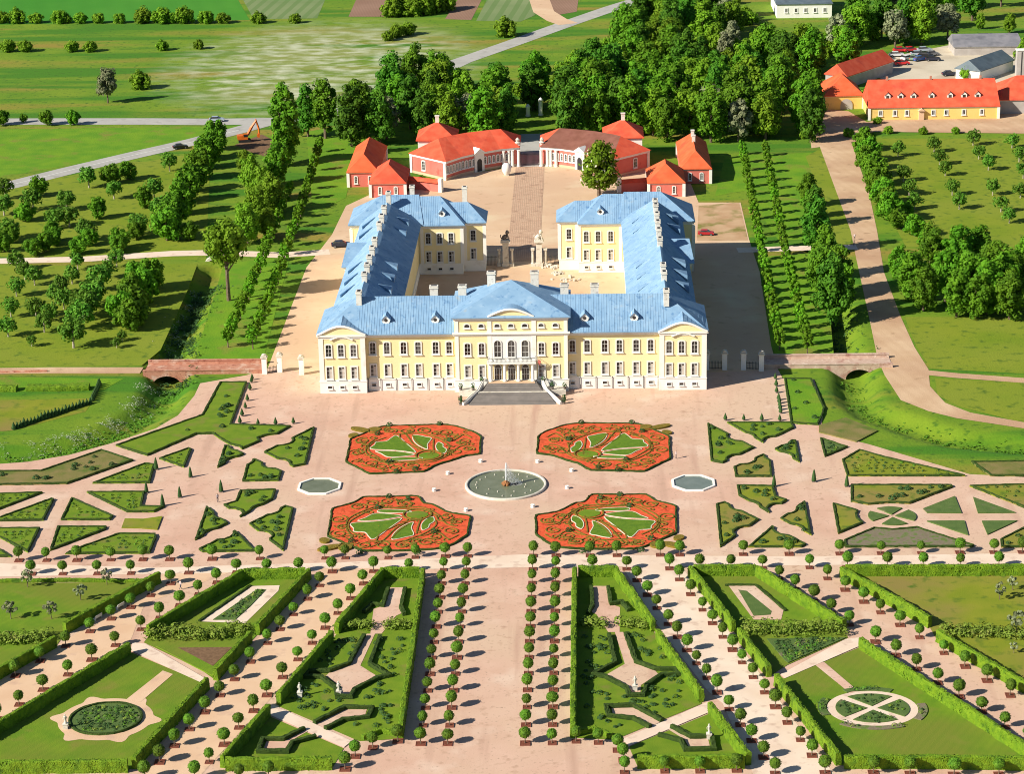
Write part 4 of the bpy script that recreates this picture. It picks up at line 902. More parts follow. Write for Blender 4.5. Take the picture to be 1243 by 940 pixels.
_barn = bpy.data.objects['barn']; b.add([(109.3+x, 293.3, z) for x, z in Q], [tuple(range(len(Q)))]); b.build('arched_door', 'greywall', _barn, (_barn.location.x, _barn.location.y, 0))
MB().box(100.2, 101.5, 294, 312, 0, 2.4).build('lean_to', 'greyroof', _barn, (_barn.location.x, _barn.location.y, 0))
d_ = Vector((19.3, 25.4)).normalized(); n_ = Vector((-d_.y, d_.x)); p0 = Vector((113.0, 327.0))
q = [tuple(p0), tuple(p0+n_*9), tuple(p0+n_*9+d_*33), tuple(p0+d_*33)]; q = [q[0], q[3], q[2], q[1]]
house('stable_barn', 'long red roofed barn running back from the small ochre barn', q, (tuple(p0+n_*4.5+d_*.3), tuple(p0+n_*4.5+d_*32.7)), 4.6, 8.6, 'greywall', 'redroof', pil=False)
house('farm_house', 'red hipped roof house in shade, right end of farm', rect(159.8, 186, 283, 304), ((168, 293.5), (178, 293.5)), 5.0, 11.2, 'greywall', 'redroof', pil=False)
house('shed', 'long low grey roofed shed at the back of the farmyard', rect(160.5, 186.5, 384, 399), ((160.7, 394), (186.3, 394)), 3.6, 6.6, 'greywall', 'greyroof', pil=False)
d_ = Vector((.62, .78)); n_ = Vector((-d_.y, d_.x)); p0 = Vector((162.5, 336.0)); q = [tuple(p0), tuple(p0+d_*25), tuple(p0+d_*25+n_*10), tuple(p0+n_*10)]
house('shed', 'slate roofed shed set aslant in the farmyard', q, (tuple(p0+n_*5+d_*.3), tuple(p0+n_*5+d_*24.7)), 4.0, 7.4, 'whitepl', 'slateroof', pil=False)
t = thing('silo', 'pale square silo tower beside the slate roofed shed', 'silo', (179.0, 346.5, 0)); MB().box(-1.6, 1.6, -1.6, 1.6, 0, 9.4).build('tower', 'greywall', t); b = MB(); b.box(-1.8, 1.8, -1.8, 1.8, 9.4, 9.7); b.build('cap', 'whitepl', t)
MB().box(-.05, .25, -1.72, -1.62, .3, 9.0).build('ladder', 'iron', t)
t = house('workshop', 'white flat roofed workshop at the far edge beyond the wood', rect(99, 122, 468, 500), ((100, 484), (121, 484)), 6.0, 7.6, 'whitepl', 'slateroof', [(103+4*i, 468, 0) for i in range(5)], pil=False, wk='small', zw=3.2)
house('workshop', 'grey roofed hall at the far edge beyond the wood', rect(38, 66, 520, 545), ((39, 532), (65, 532)), 5.0, 7.5, 'greywall', 'greyroof', pil=False)
# ------------------------------------------------------------------ parterre beds
def scatter_in(poly, n, margin=.8, seed=0):
    rd = random.Random(seed); xs = [p[0] for p in poly]; ys = [p[1] for p in poly]; out = []; k = 0
    inner = offset(ccw(poly), margin)
    while len(out) < n and k < n*40:
        k += 1; x = rd.uniform(min(xs), max(xs)); y = rd.uniform(min(ys), max(ys))
        if inside(poly, x, y) and inside(inner, x, y): out.append((x, y))
    return out
SHRUB = []
for i in range(3):
    b = MB(); rd = random.Random(i+90)
    for j in range(70):
        d = Vector((rd.gauss(0, 1), rd.gauss(0, 1), abs(rd.gauss(0, 1)))).normalized(); b.quadleaf(Vector((d.x*.62, d.y*.62, .05+d.z*.6)), .17, d+Vector((rd.uniform(-.5, .5), rd.uniform(-.5, .5), .3)))
    ob = b.build('rose_bush', 'rose'); SHRUB.append(ob.data); bpy.data.objects.remove(ob)
def bed(poly, label, turf='bedturf', edge=True, shrubs=0, rows=0, h=.46, w=.4, seed=0, cat='flower bed', name='flower_bed', edgemat='box'):
    poly = ccw(poly); c = centre(poly); t = thing(name, label, cat, (*c, 0)); o = (*c, 0)
    b = MB(); b.prism(poly, .05, .34); b.build('turf', turf, t, o)
    if edge:
        hm = hedge_mesh(offset(poly, w/2), w, h, step=.8, dens=0, jit=.06, closed=True, z0=.1); hm.build('box_edging', edgemat, t, o)
    rd = random.Random(seed)
    for x, y in scatter_in(poly, shrubs, 1.3, seed):
        k = bpy.data.objects.new('rose_bush', rd.choice(SHRUB)); COL.objects.link(k); k.parent = t; k.location = (x-c[0], y-c[1], .28); k.scale = (rd.uniform(.8, 1.3),)*3; k.rotation_euler = (0, 0, rd.uniform(0, 6))
    if rows:
        b = MB(); xs = [p[0] for p in poly]; ys = [p[1] for p in poly]; inner = offset(poly, 1.0 if edge else .3); y = min(ys)+(.9 if edge else .3)
        while y < max(ys):
            x = min(xs)+.5+rd.uniform(0, .5)
            while x < max(xs):
                if inside(inner, x, y) and inside(poly, x, y) and rd.random() < .88:
                    r = rd.uniform(.3, .62); mi = rd.choice((0, 0, 0, 0, 1, 1, 2))
                    for j in range(20):
                        d = Vector((rd.gauss(0, 1), rd.gauss(0, 1), abs(rd.gauss(0, 1)))).normalized(); b.quadleaf(Vector((x, y+rd.uniform(-.1, .1), .28))+d*r, .16, d+Vector((0, 0, .3)), mi)
                x += rows*rd.uniform(.75, 1.3)
            y += rows*rd.uniform(1.0, 1.25)
        if b.v: k = b.build('rose_planting', ['rose', 'leafO', 'shrubband'], t, o); k['kind'] = 'stuff'
    return t
K6 = lambda L: pts(k6, L)
def bite(poly, circles):
    """hollow a polygon's outline where a round gravel place cuts into it"""
    out = []
    for x, y in densify(ccw(poly), .8):
        for cx, cy, r in circles:
            d = math.dist((x, y), (cx, cy))
            if d < r: x, y = cx+(x-cx)*r/(d or 1), cy+(y-cy)*r/(d or 1)
        out.append((x, y))
    return [p for k, p in enumerate(out) if math.dist(p, out[k-1]) > .12]
ROUND = [(*k6(x, y), 2.9) for x, y in ((222, 345), (222, 450), (386, 366), (396, 436), (240, 662), (408, 676), (258, 783), (440, 770))]
XB = [
 ([(70, 283), (285, 395), (140, 465), (85, 455)], 'north-west triangle', 7, 'by palace and basin'),
 ([(160, 280), (455, 280), (465, 305), (325, 372)], 'long triangle', 6, 'nearest the palace court'),
 ([(378, 402), (455, 362), (475, 362), (492, 462)], 'small notched triangle', 5, 'outer side, palace half'),
 ([(190, 485), (325, 427), (357, 440), (366, 527), (198, 527)], 'arrow shaped bed', 5, 'above middle path'),
 ([(205, 568), (370, 570), (385, 620), (435, 635), (352, 692), (212, 612)], 'arrow shaped bed', 5, 'below middle path'),
 ([(110, 655), (150, 645), (305, 725), (128, 850)], 'south-west triangle', 7, 'towards the bedding rosette'),
 ([(515, 640), (545, 795), (403, 720)], 'small notched triangle', 4, 'outer side, alley half'),
 ([(365, 755), (520, 838), (500, 850), (255, 850)], 'flat triangle', 6, 'along the ball tree alley'),
]
XB = [(bite(pts(k6, L), ROUND), a, n, w) for L, a, n, w in XB]
for i, (P, shp, n, where) in enumerate(XB):
    for s, sd in ((1, 'right'), (-1, 'left')):
        if s < 0 and i == 1: continue
        bed(P if s > 0 else mir(P), f'{shp} of {sd} cross parterre, {where}' if 'bed' in shp else f'{shp} bed of {sd} cross parterre, {where}', shrubs=n, seed=i*2+s, turf='bedturf' if s < 0 or i < 3 else 'drylawn')
K7 = lambda L: pts(k7, L)
bed(K6([(420, 80), (545, 80), (605, 215), (600, 240), (575, 290), (480, 285), (450, 280)]), 'broad grassy bed below the stone bridge with clipped dark edge', shrubs=5, turf='verge', seed=31)
bed(K7([(65, 270), (210, 318), (90, 368)]), 'small dark triangle bed on the right between two crossing paths', turf='clover', rows=.9, seed=32)
bed(K7([(60, 205), (60, 240), (255, 290), (365, 232), (200, 165)]), 'rough grass wedge with soil rings above the small dark triangle', turf='drybed', seed=33, edge=False)
bed(K7([(180, 385), (270, 332), (400, 370), (640, 425), (820, 468), (205, 468)]), 'long triangular rose bed filled with bushes, right parterre', rows=1.5, seed=34, turf='drylawn')
bed(K7([(225, 515), (750, 515), (755, 525), (530, 612), (430, 607), (315, 617), (225, 600)]), 'long grass bed edged by box directly above the oval', turf='drylawn', shrubs=12, seed=35)
bed(K7([(130, 610), (265, 648), (256, 668), (262, 690), (290, 713), (160, 768)]), 'wedge shaped grass bed left of the oval with bitten end', turf='drylawn', seed=36)
bed(K7([(190, 803), (345, 738), (440, 747), (570, 736), (865, 830), (855, 838), (195, 838)]), 'mauve flowering bed under the oval beside ball tree alley', turf='mauvebed', seed=37)
for P, lb, tf in (([(600, 638), (765, 573), (800, 660), (622, 658)], 'bare patched turf triangle right of oval, upper left of its crossing', 'clover'), ([(860, 578), (1080, 658), (885, 660)], 'turf triangle upper right of the crossing beyond the oval', 'clover'),
                  ([(620, 702), (815, 700), (835, 775)], 'turf triangle lower left of the crossing beyond the oval', 'clover'), ([(905, 702), (1090, 700), (935, 772)], 'turf triangle lower right of the crossing beyond the oval', 'clover')):
    bed(K7(P), lb, turf=tf, edge=False, seed=len(lb))
oc = k7(440, 675); ex = abs(k7(565, 675)[0]-oc[0]); ey = abs(k7(440, 628)[1]-oc[1])
for q, (a0, lb) in enumerate(((8, 'right'), (60, 'top'), (128+20, 'left'), (240, 'bottom'))):
    a1 = {0: 40, 1: 122, 2: 212, 3: 302}[q]; a0 = {0: -32, 1: 58, 2: 148, 3: 238}[q]
    P = [(oc[0]+.13*ex*math.cos(R((a0+a1)/2)), oc[1]+.16*ey*math.sin(R((a0+a1)/2)))]+[(oc[0]+ex*math.cos(R(a0+(a1-a0)*i/9)), oc[1]+ey*math.sin(R(a0+(a1-a0)*i/9))) for i in range(10)]
    bed(P, f'{lb} quarter of the small oval turf bed cut by a cross path', turf='clover', edge=False, seed=q)
bed(K7([(840, 520), (1124, 512), (1400, 505), (1400, 700), (1124, 632)]), 'rose and grass bed at the right edge above the alleys', turf='drylawn', rows=2.2, seed=41)
bed(K7([(1000, 798), (1124, 737), (1400, 640), (1400, 838), (1005, 838)]), 'grass bed with scattered roses at right edge along ball alley', turf='drylawn', shrubs=14, seed=42)
bed(K7([(850, 395), (1400, 388), (1400, 468), (950, 468)]), 'long strip bed at right edge below the moat bank', turf='drybed', seed=43)
K4 = lambda L: pts(k4, L); K5 = lambda L: pts(k5, L)
bed(K5([(355, 22), (490, 22), (412, 232), (710, 240), (640, 280), (605, 284), (575, 290), (545, 300), (555, 315), (465, 355), (452, 342), (400, 330), (350, 300), (320, 278), (240, 280)])+[k4(885, 270), k4(695, 210), k5(265, 186)], 'large crooked lawn bed reaching up to the brick bridge', shrubs=12, turf='bedturf', seed=51)
bed(K4([(-200, 372), (0, 364), (245, 362), (610, 237), (800, 300), (405, 440), (0, 447), (-200, 450)]), 'long brownish bed at the left edge along the moat path', turf='drybed', shrubs=14, seed=52)
bed(K4([(555, 437), (870, 318), (930, 325), (900, 435)]), 'rose filled triangle above the left middle path', rows=1.5, seed=53)
bed(K4([(520, 490), (870, 488), (850, 575), (990, 578), (925, 610), (765, 610)]), 'rose filled bed with a stepped end below left middle path', rows=1.5, seed=54)
bed(K5([(55, 402), (200, 350), (215, 355), (178, 445)]), 'small lawn triangle left of the dark obelisks', rows=1.9, seed=55)
bed(K4([(430, 525), (680, 635), (660, 658), (365, 657)]), 'rose triangle right of the slanting path at left edge', rows=1.4, seed=56)
bed(K4([(-200, 508), (0, 500), (260, 492), (0, 592), (-200, 668)]), 'rose bed cut by the left edge, under the brownish bed', rows=1.5, seed=57)
bed(K4([(310, 530), (325, 535), (262, 660), (-200, 664), (0, 642)]), 'rose triangle left of the slanting path at left edge', rows=1.4, seed=58)
bed(K4([(345, 698), (640, 698), (635, 715), (300, 842)]), 'rose triangle just right of the lower slanting path', rows=1.4, seed=59)
bed(K4([(240, 708), (168, 852), (0, 765), (-200, 706)]), 'rose triangle just left of the lower slanting path', rows=1.4, seed=60)
bed(K4([(390, 862), (490, 820), (715, 740), (935, 742), (940, 760), (900, 858)]), 'large rose bed with cut corners along left ball tree alley', rows=1.5, seed=61)
bed(K4([(-200, 760), (0, 836), (68, 878), (-200, 878)]), 'rose corner bed at the left edge touching the ball alley', rows=1.5, seed=62)
bed(K4([(750, 650), (860, 652), (975, 636), (945, 715), (840, 706), (730, 705)]), 'plain unedged turf patch among the left rose beds', turf='drylawn', edge=False, seed=63)

# ------------------------------------------------------------------ red bedding rosettes
def ribbon_mesh(b, line, w, z0, z1, closed=False, m=0):
    P = densify(line, .5, closed); n = len(P); a = offset(P, w/2, closed); c = offset(P, -w/2, closed)
    v = [(*p, z0) for p in a]+[(*p, z1) for p in a]+[(*p, z1) for p in c]+[(*p, z0) for p in c]; f = []
    for i in range(n if closed else n-1):
        j = (i+1) % n; f += [(i, j, n+j, n+i), (n+i, n+j, 2*n+j, 2*n+i), (2*n+i, 2*n+j, 3*n+j, 3*n+i)]
    b.add(v, f, m)
def smooth(line, k=4, closed=True):
    n = len(line); out = []
    for i in range(n if closed else n-1):
        p0, p1, p2, p3 = [line[(i+d) % n] if closed else line[max(0, min(n-1, i+d))] for d in (-1, 0, 1, 2)]
        for j in range(k):
            t = j/k; out.append(tuple(.5*(2*p1[e]+(p2[e]-p0[e])*t+(2*p0[e]-5*p1[e]+4*p2[e]-p3[e])*t*t+(3*p1[e]-p0[e]-3*p2[e]+p3[e])*t**3) for e in (0, 1)))
    if not closed: out.append(line[-1])
    return out
RO = [(72, 155), (110, 130), (170, 108), (240, 87), (320, 78), (620, 80), (690, 88), (740, 110), (845, 155), (852, 288), (700, 362), (385, 355), (345, 335), (310, 315), (230, 293), (180, 275), (130, 262), (65, 255)]
SH = [[(572, 140), (605, 152), (632, 172), (692, 176), (700, 192), (722, 217), (600, 226), (520, 234), (445, 243), (500, 195)],
      [(448, 256), (520, 240), (600, 232), (688, 230), (652, 246), (606, 268), (520, 266)],
      [(362, 160), (400, 150), (440, 141), (478, 140), (468, 172), (428, 205), (378, 224), (382, 195)],
      [(262, 228), (285, 212), (288, 196), (318, 184), (330, 208), (312, 236), (272, 252)],
      [(400, 276), (520, 272), (590, 277), (570, 290), (440, 287)]]
RO2 = [(58, 632), (125, 622), (200, 605), (255, 578), (300, 557), (345, 552), (392, 508), (712, 508), (760, 540), (886, 575), (888, 735), (800, 772), (700, 815), (640, 828), (430, 830), (280, 826), (190, 815), (120, 788), (90, 765), (60, 745)]
def rosette(f, label, seed, outline=None):
    W = lambda L: [f(*p) for p in pts(k2, L)]
    out = ccw(smooth(densify(outline or W(RO), 2.6), 2)); c = centre(out); t = thing('rosette_bed', label, 'flower bed', (*c, 0)); o = (*c, 0); rd = random.Random(seed)
    MB().prism(out, .04, .28).build('red_bedding', 'redgravel', t, o)
    # low leafy red plants over the bedding
    b = MB()
    for x, y in scatter_in(out, 900, .5, seed): b.quadleaf(Vector((x, y, .31)), rd.uniform(.12, .24), Vector((rd.uniform(-.4, .4), rd.uniform(-.4, .4), 1)))
    k = b.build('red_plants', 'redgravel', t, o); k['kind'] = 'stuff'
    hedge_mesh(offset(out, -.2), .34, .45, step=.7, dens=0, jit=.08, closed=True).build('box_edging', 'box', t, o)
    for s in SH:
        P = ccw(smooth(W(s), 3)); g = MB(); g.prism(P, .1, .36); tf = g.build('turf_shell', 'shell', t, o)
        r_ = MB(); ribbon_mesh(r_, P, .17, .1, .39, True); r_.build('white_edging', 'whitegravel', tf, o)
    P = [f(*k2(362+62*math.cos(a), 263+20*math.sin(a))) for a in [i*math.pi/12 for i in range(24)]]; MB().prism(P, .1, .38).build('turf_centre', 'bedturf', t, o)
    P = [f(*k2(362+80*math.cos(a), 263+28*math.sin(a))) for a in [i*math.pi/12 for i in range(24)]]; g = MB(); ribbon_mesh(g, P, .32, .1, .5, True); g.build('scroll_hedge', 'scroll', t, o)
    # box scrolls
    for (x, y, r, d) in ((165, 180, 1.7, 1), (208, 245, 1.9, -1), (775, 165, 1.9, 1), (800, 238, 2.0, -1), (712, 305, 1.9, 1), (640, 325, 1.6, -1), (455, 322, 2.1, 1), (410, 112, 1.9, 1), (520, 112, 1.8, -1), (285, 125, 1.8, 1), (715, 105, 1.8, -1), (345, 130, 1.4, -1), (560, 335, 1.6, 1), (620, 110, 1.6, 1), (760, 200, 1.3, -1), (245, 150, 1.5, 1), (130, 228, 1.5, 1)):
        q0 = f(*k2(x, y)); a0 = rd.uniform(0, 6); L = [(q0[0]+r*(1-.72*i/22)*math.cos(a0+d*i*.42), q0[1]+r*(1-.72*i/22)*math.sin(a0+d*i*.42)) for i in range(23)]
        g = MB(); ribbon_mesh(g, L, .27, .1, .42); g.build('scroll_hedge', 'scroll', t, o)
    shells = [W(q) for q in SH]; k = 0
    for x, y in scatter_in(out, 260, 1.0, seed+40):
        if k > 46 or any(inside(q, x, y) for q in shells) or min(math.dist((x, y), w_) for q in shells for w_ in densify(q, 1)) < .95: continue
        k += 1; r = rd.uniform(.6, 1.1); a0 = rd.uniform(0, 6); d = rd.choice((-1, 1)); L = [(x+r*(1-.75*i/15)*math.cos(a0+d*i*.4), y+r*(1-.75*i/15)*math.sin(a0+d*i*.4)) for i in range(16)]
        g = MB(); ribbon_mesh(g, L, .2, .1, .4); g.build('scroll_hedge', 'scroll', t, o)
    for L in ([(130, 205), (190, 215), (240, 260), (330, 300), (430, 305), (520, 300), (600, 310)], [(600, 310), (680, 280), (745, 240), (740, 190), (690, 150)], [(250, 180), (290, 160), (350, 150), (420, 128), (520, 130), (600, 128)], [(415, 222), (470, 190), (505, 150), (540, 118), (585, 100)], [(400, 215), (450, 178), (482, 140)], [(408, 222), (470, 205), (545, 165), (560, 130)], [(335, 250), (345, 210), (350, 165)], [(350, 242), (375, 232), (440, 225)], [(300, 262), (262, 262), (245, 245)], [(330, 290), (420, 296), (600, 296), (680, 262), (735, 222), (715, 180), (640, 150)], [(255, 235), (250, 205), (300, 170), (350, 150)], [(120, 160), (170, 140), (220, 170), (262, 175)]):
        g = MB(); ribbon_mesh(g, smooth(W(L), 4, False), .28, .1, .42); g.build('scroll_hedge', 'scroll', t, o)
    for x, y in ((250, 175), (595, 298), (690, 128), (545, 360), (325, 76), (628, 76), (430, 345)):
        q0 = f(*k2(x, y)); k = bpy.data.objects.new('dark_bush', rd.choice(SHRUB)); COL.objects.link(k); k.parent = t; k.location = (q0[0]-c[0], q0[1]-c[1], .2); k.scale = (1.2, 1.2, 1.3)
    # leaf shaped box clumps at the outer corner
    for (x, y, lx, ly, tilt) in ((800, 98, 60, 11, -.16), (838, 132, 30, 11, .1), (715, 100, 38, 13, 0)):
        P = [f(*k2(x+lx*math.cos(a)*(1)-0, y+ly*math.sin(a)+tilt*lx*math.cos(a))) for a in [i*math.pi/9 for i in range(18)]]
        MB().prism(P, .05, .5).build('leaf_hedge', 'scroll', t, o)
    return t
YM = -58.75
rosette(lambda x, y: (x, y), 'red and green rosette bed, palace side right of fountain', 1)
rosette(lambda x, y: (-x, y), 'red and green rosette bed, palace side left of fountain', 2)
rosette(lambda x, y: (x+.2, 2*YM-y), 'red and green rosette bed, alley side right of fountain', 3, pts(k2, RO2))
rosette(lambda x, y: (-x-.4, 2*YM-y), 'red and green rosette bed, alley side left of fountain', 4, [(-x-.2, y) for x, y in pts(k2, RO2)])

# ------------------------------------------------------------------ fountain and basins
FY = -59.4
t = thing('fountain', 'large round fountain basin with white rim and a jet', 'fountain', (0, FY, 0))
b = MB(); n = 72; prof = [(8.05, .1), (8.05, .5), (8.15, .56), (8.45, .56), (8.58, .46), (8.62, .1)]; v = []; f = []
for r, z in prof:
    for i in range(n): a = 2*math.pi*i/n; v.append((r*math.cos(a), r*math.sin(a), z))
for k in range(len(prof)-1):
    for i in range(n): f.append((k*n+i, k*n+(i+1) % n, (k+1)*n+(i+1) % n, (k+1)*n+i))
b.add(v, f); b.build('basin_rim', 'stone', t)
MB().sheet([(8.05*math.cos(2*math.pi*i/n), 8.05*math.sin(2*math.pi*i/n)) for i in range(n)], .22).build('basin_water', 'water', t)
b = MB(); rd = random.Random(5)
for i in range(12):
    a = i*2.4; r = .75*math.sqrt(i/12); bm = bmesh.new(); bmesh.ops.create_icosphere(bm, subdivisions=1, radius=.42); b.add([(q.co.x*rd.uniform(.8, 1.2)+r*math.cos(a), q.co.y*rd.uniform(.8, 1.2)+r*math.sin(a), q.co.z+.45+(.7-r)*.7) for q in bm.verts], [[x.index for x in q.verts] for q in bm.faces]); bm.free()
b.build('rock_sculpture', 'bronze', t)
b = MB(); b.tube([(0, 0, 1.0), (0, 0, 2.6), (.05, 0, 4.2), (.12, 0, 5.2)], [.14, .17, .2, .12], 7); b.build('water_jet', 'spray', t)
b = MB()
for i in range(1500):
    q = rd.random(); a = rd.gauss(0, .3); x = .1+3.4*q*rd.random()**.5; z = 5.0*(1-q)*rd.uniform(.3, 1)+.25
    b.quadleaf(Vector((x, a+.35*x, z)), rd.uniform(.03, .085), Vector((rd.uniform(-1, 1), rd.uniform(-1, 1), rd.uniform(-1, 1))))
for i in range(520):
    a = rd.uniform(0, 6.28); r = abs(rd.gauss(0, .75)); b.quadleaf(Vector((1.9+r*math.cos(a), .5+r*.7*math.sin(a), .26)), .12, Vector((0, 0, 1)))
b.build('water_spray', 'spray', t)['kind'] = 'stuff'
b = MB()
for i in range(22):
    a = 2*math.pi*i/22+rd.uniform(-.1, .1); r = rd.choice((4.2, 6.3)); b.lathe([(.13, .2), (.11, .4), (.03, .5)], 6, (r*math.cos(a), r*math.sin(a), 0))
b.build('nozzle_ring', 'stone', t)
def basin(x, y, label, m):
    t = thing('octagonal_basin', label, 'basin', (x, y, 0)); b = MB(); v = []; f = []; n = 8
    for r, z in ((4.35, .1), (4.35, .42), (4.85, .42), (4.9, .1)):
        for i in range(n): a = 2*math.pi*(i+.5)/n; v.append((r*math.cos(a), r*math.sin(a), z))
    for k in range(3):
        for i in range(n): f.append((k*n+i, k*n+(i+1) % n, (k+1)*n+(i+1) % n, (k+1)*n+i))
    b.add(v, f); b.build('basin_rim', 'whitepl', t); MB().sheet([(4.35*math.cos(2*math.pi*(i+.5)/8), 4.35*math.sin(2*math.pi*(i+.5)/8)) for i in range(8)], .2).build('basin_water', m, t)
basin(-39.3, -59.2, 'octagonal white rimmed basin with murky olive water, left of fountain', 'water'); basin(39.3, -59.2, 'octagonal white rimmed basin with blue grey water, right of fountain', 'lakewater')
for i, (fn, x, y) in enumerate(((c2, 527, 264), (c2, 424, 302), (c2, 381, 355), (c2, 481, 418), (c2, 706, 265), (c2, 813, 293), (c2, 799, 347), (c2, 691, 406))):
    p = fn(x, y); t = thing('stone_block', f'{("first", "second", "third", "fourth")[i % 4]} small white stone block from the palace, {("left", "right")[i//4]} of the fountain', 'stone block', (*p, .1), 'white blocks ringed round the fountain')
    MB().lathe([(.46, 0), (.5, .1), (.42, .15), (.38, .5)], 8).build('block', 'whitepl', t); MB().lathe([(.46, .5), (.48, .62), (.3, .68)], 8).build('cap', 'whitepl', t)

# ------------------------------------------------------------------ bosquets behind tall clipped hedges
T = 2.35
def both(L, lab, **k):
    for s, sd in ((1, 'right'), (-1, 'left')): hedge(L if s > 0 else mir(L), lab.replace('@', sd), **k)
C6 = lambda L, z=T: pts(c6, L, z); C7 = lambda L, z=T: pts(c7, L, z)
G_IN = 'tall clipped hedges of the bosquets'
both(C6([(270, 64), (266, 400), (263, 738)]), 'straight tall hedge of @ inner bosquet facing the central avenue', group=G_IN)
both(C6([(285, 60), (436, 60)]), 'short tall cross hedge at palace end of @ inner bosquet', group=G_IN)
both(C6([(442, 60), (603, 292)]), 'slanting tall hedge of @ inner bosquet, part nearest palace', group=G_IN)
both(C6([(621, 325), (806, 588)]), 'slanting tall hedge of @ inner bosquet, middle part', group=G_IN)
both(C6([(843, 635), (1006, 852)]), 'slanting tall hedge of @ inner bosquet beyond the oblique path', group=G_IN)
both(C6([(535, 862), (990, 862)]), 'tall hedge closing the @ inner bosquet triangle at its foot', group=G_IN)
both(pts(c6, [(285, 758), (350, 745), (425, 775)], .8), 'low hedge at the foot of @ inner bosquet before the oblique path', h=1.0, w=.8, name='low_hedge')
both(C6([(757, 58), (942, 292)]), 'slanting tall hedge of @ outer bosquet, palace part', group=G_IN)
both(C6([(772, 56), (1036, 56)]), 'tall cross hedge at palace end of @ outer bosquet', group=G_IN)
both(C6([(968, 322), (1092, 482)]), 'slanting tall hedge of @ outer bosquet, short middle part', group=G_IN)
both(C7([(205, 512), (466, 846)]), 'slanting tall hedge of @ outer bosquet beside the round garden', group=G_IN)
both(C7([(122, 57), (490, 288)]), 'far slanting tall hedge of @ outer bosquet, palace part', group=G_IN)
both(C7([(560, 360), (1243, 800), (1330, 856)]), 'long far slanting tall hedge of @ outer bosquet by round garden', group=G_IN)
both(C7([(490, 856), (900, 856), (1330, 862)]), 'tall hedge closing the @ round garden at its foot', group=G_IN)
both(C7([(478, 62), (850, 272)]), 'slanting tall hedge bounding the outermost @ lawn, palace part', group=G_IN)
both(C7([(882, 328), (1243, 540), (1500, 690)]), 'slanting tall hedge bounding the outermost @ lawn, alley part', group=G_IN)
hedge(C7([(495, 56), (900, 56), (1500, 52)]), 'long tall cross hedge along right ball alley before outermost lawn', group=G_IN)
hedge([c4(560, 112), c4(250, 108), c4(-60, 112)], 'long low trimmed hedge behind outermost left lawn', h=.6, w=1.0, name='low_hedge')
def looseband(P, w, h, label, m='shrubband', n=None, seed=0):
    b = MB(); rd = random.Random(seed); st = random.getstate(); random.seed(seed)
    D = densify(P, .9, False)
    for (x, y) in D:
        for k in range(int(w/1.1)+1):
            cx, cy = x+rd.uniform(-.4, .4), y+rd.uniform(-w/2, w/2); r = rd.uniform(.7, 1.15); hh = h*rd.uniform(.6, 1.05)
            for j in range(26):
                d = Vector((rd.gauss(0, 1), rd.gauss(0, 1), rd.gauss(0, 1)+.4)).normalized(); b.quadleaf(Vector((cx+d.x*r, cy+d.y*r, max(.15, hh*.55+d.z*hh*.5))), .24, d+Vector((0, 0, .3)))
    random.setstate(st)
    o = b.build('loose_hedge', m); return tag(o, label, 'hedge')
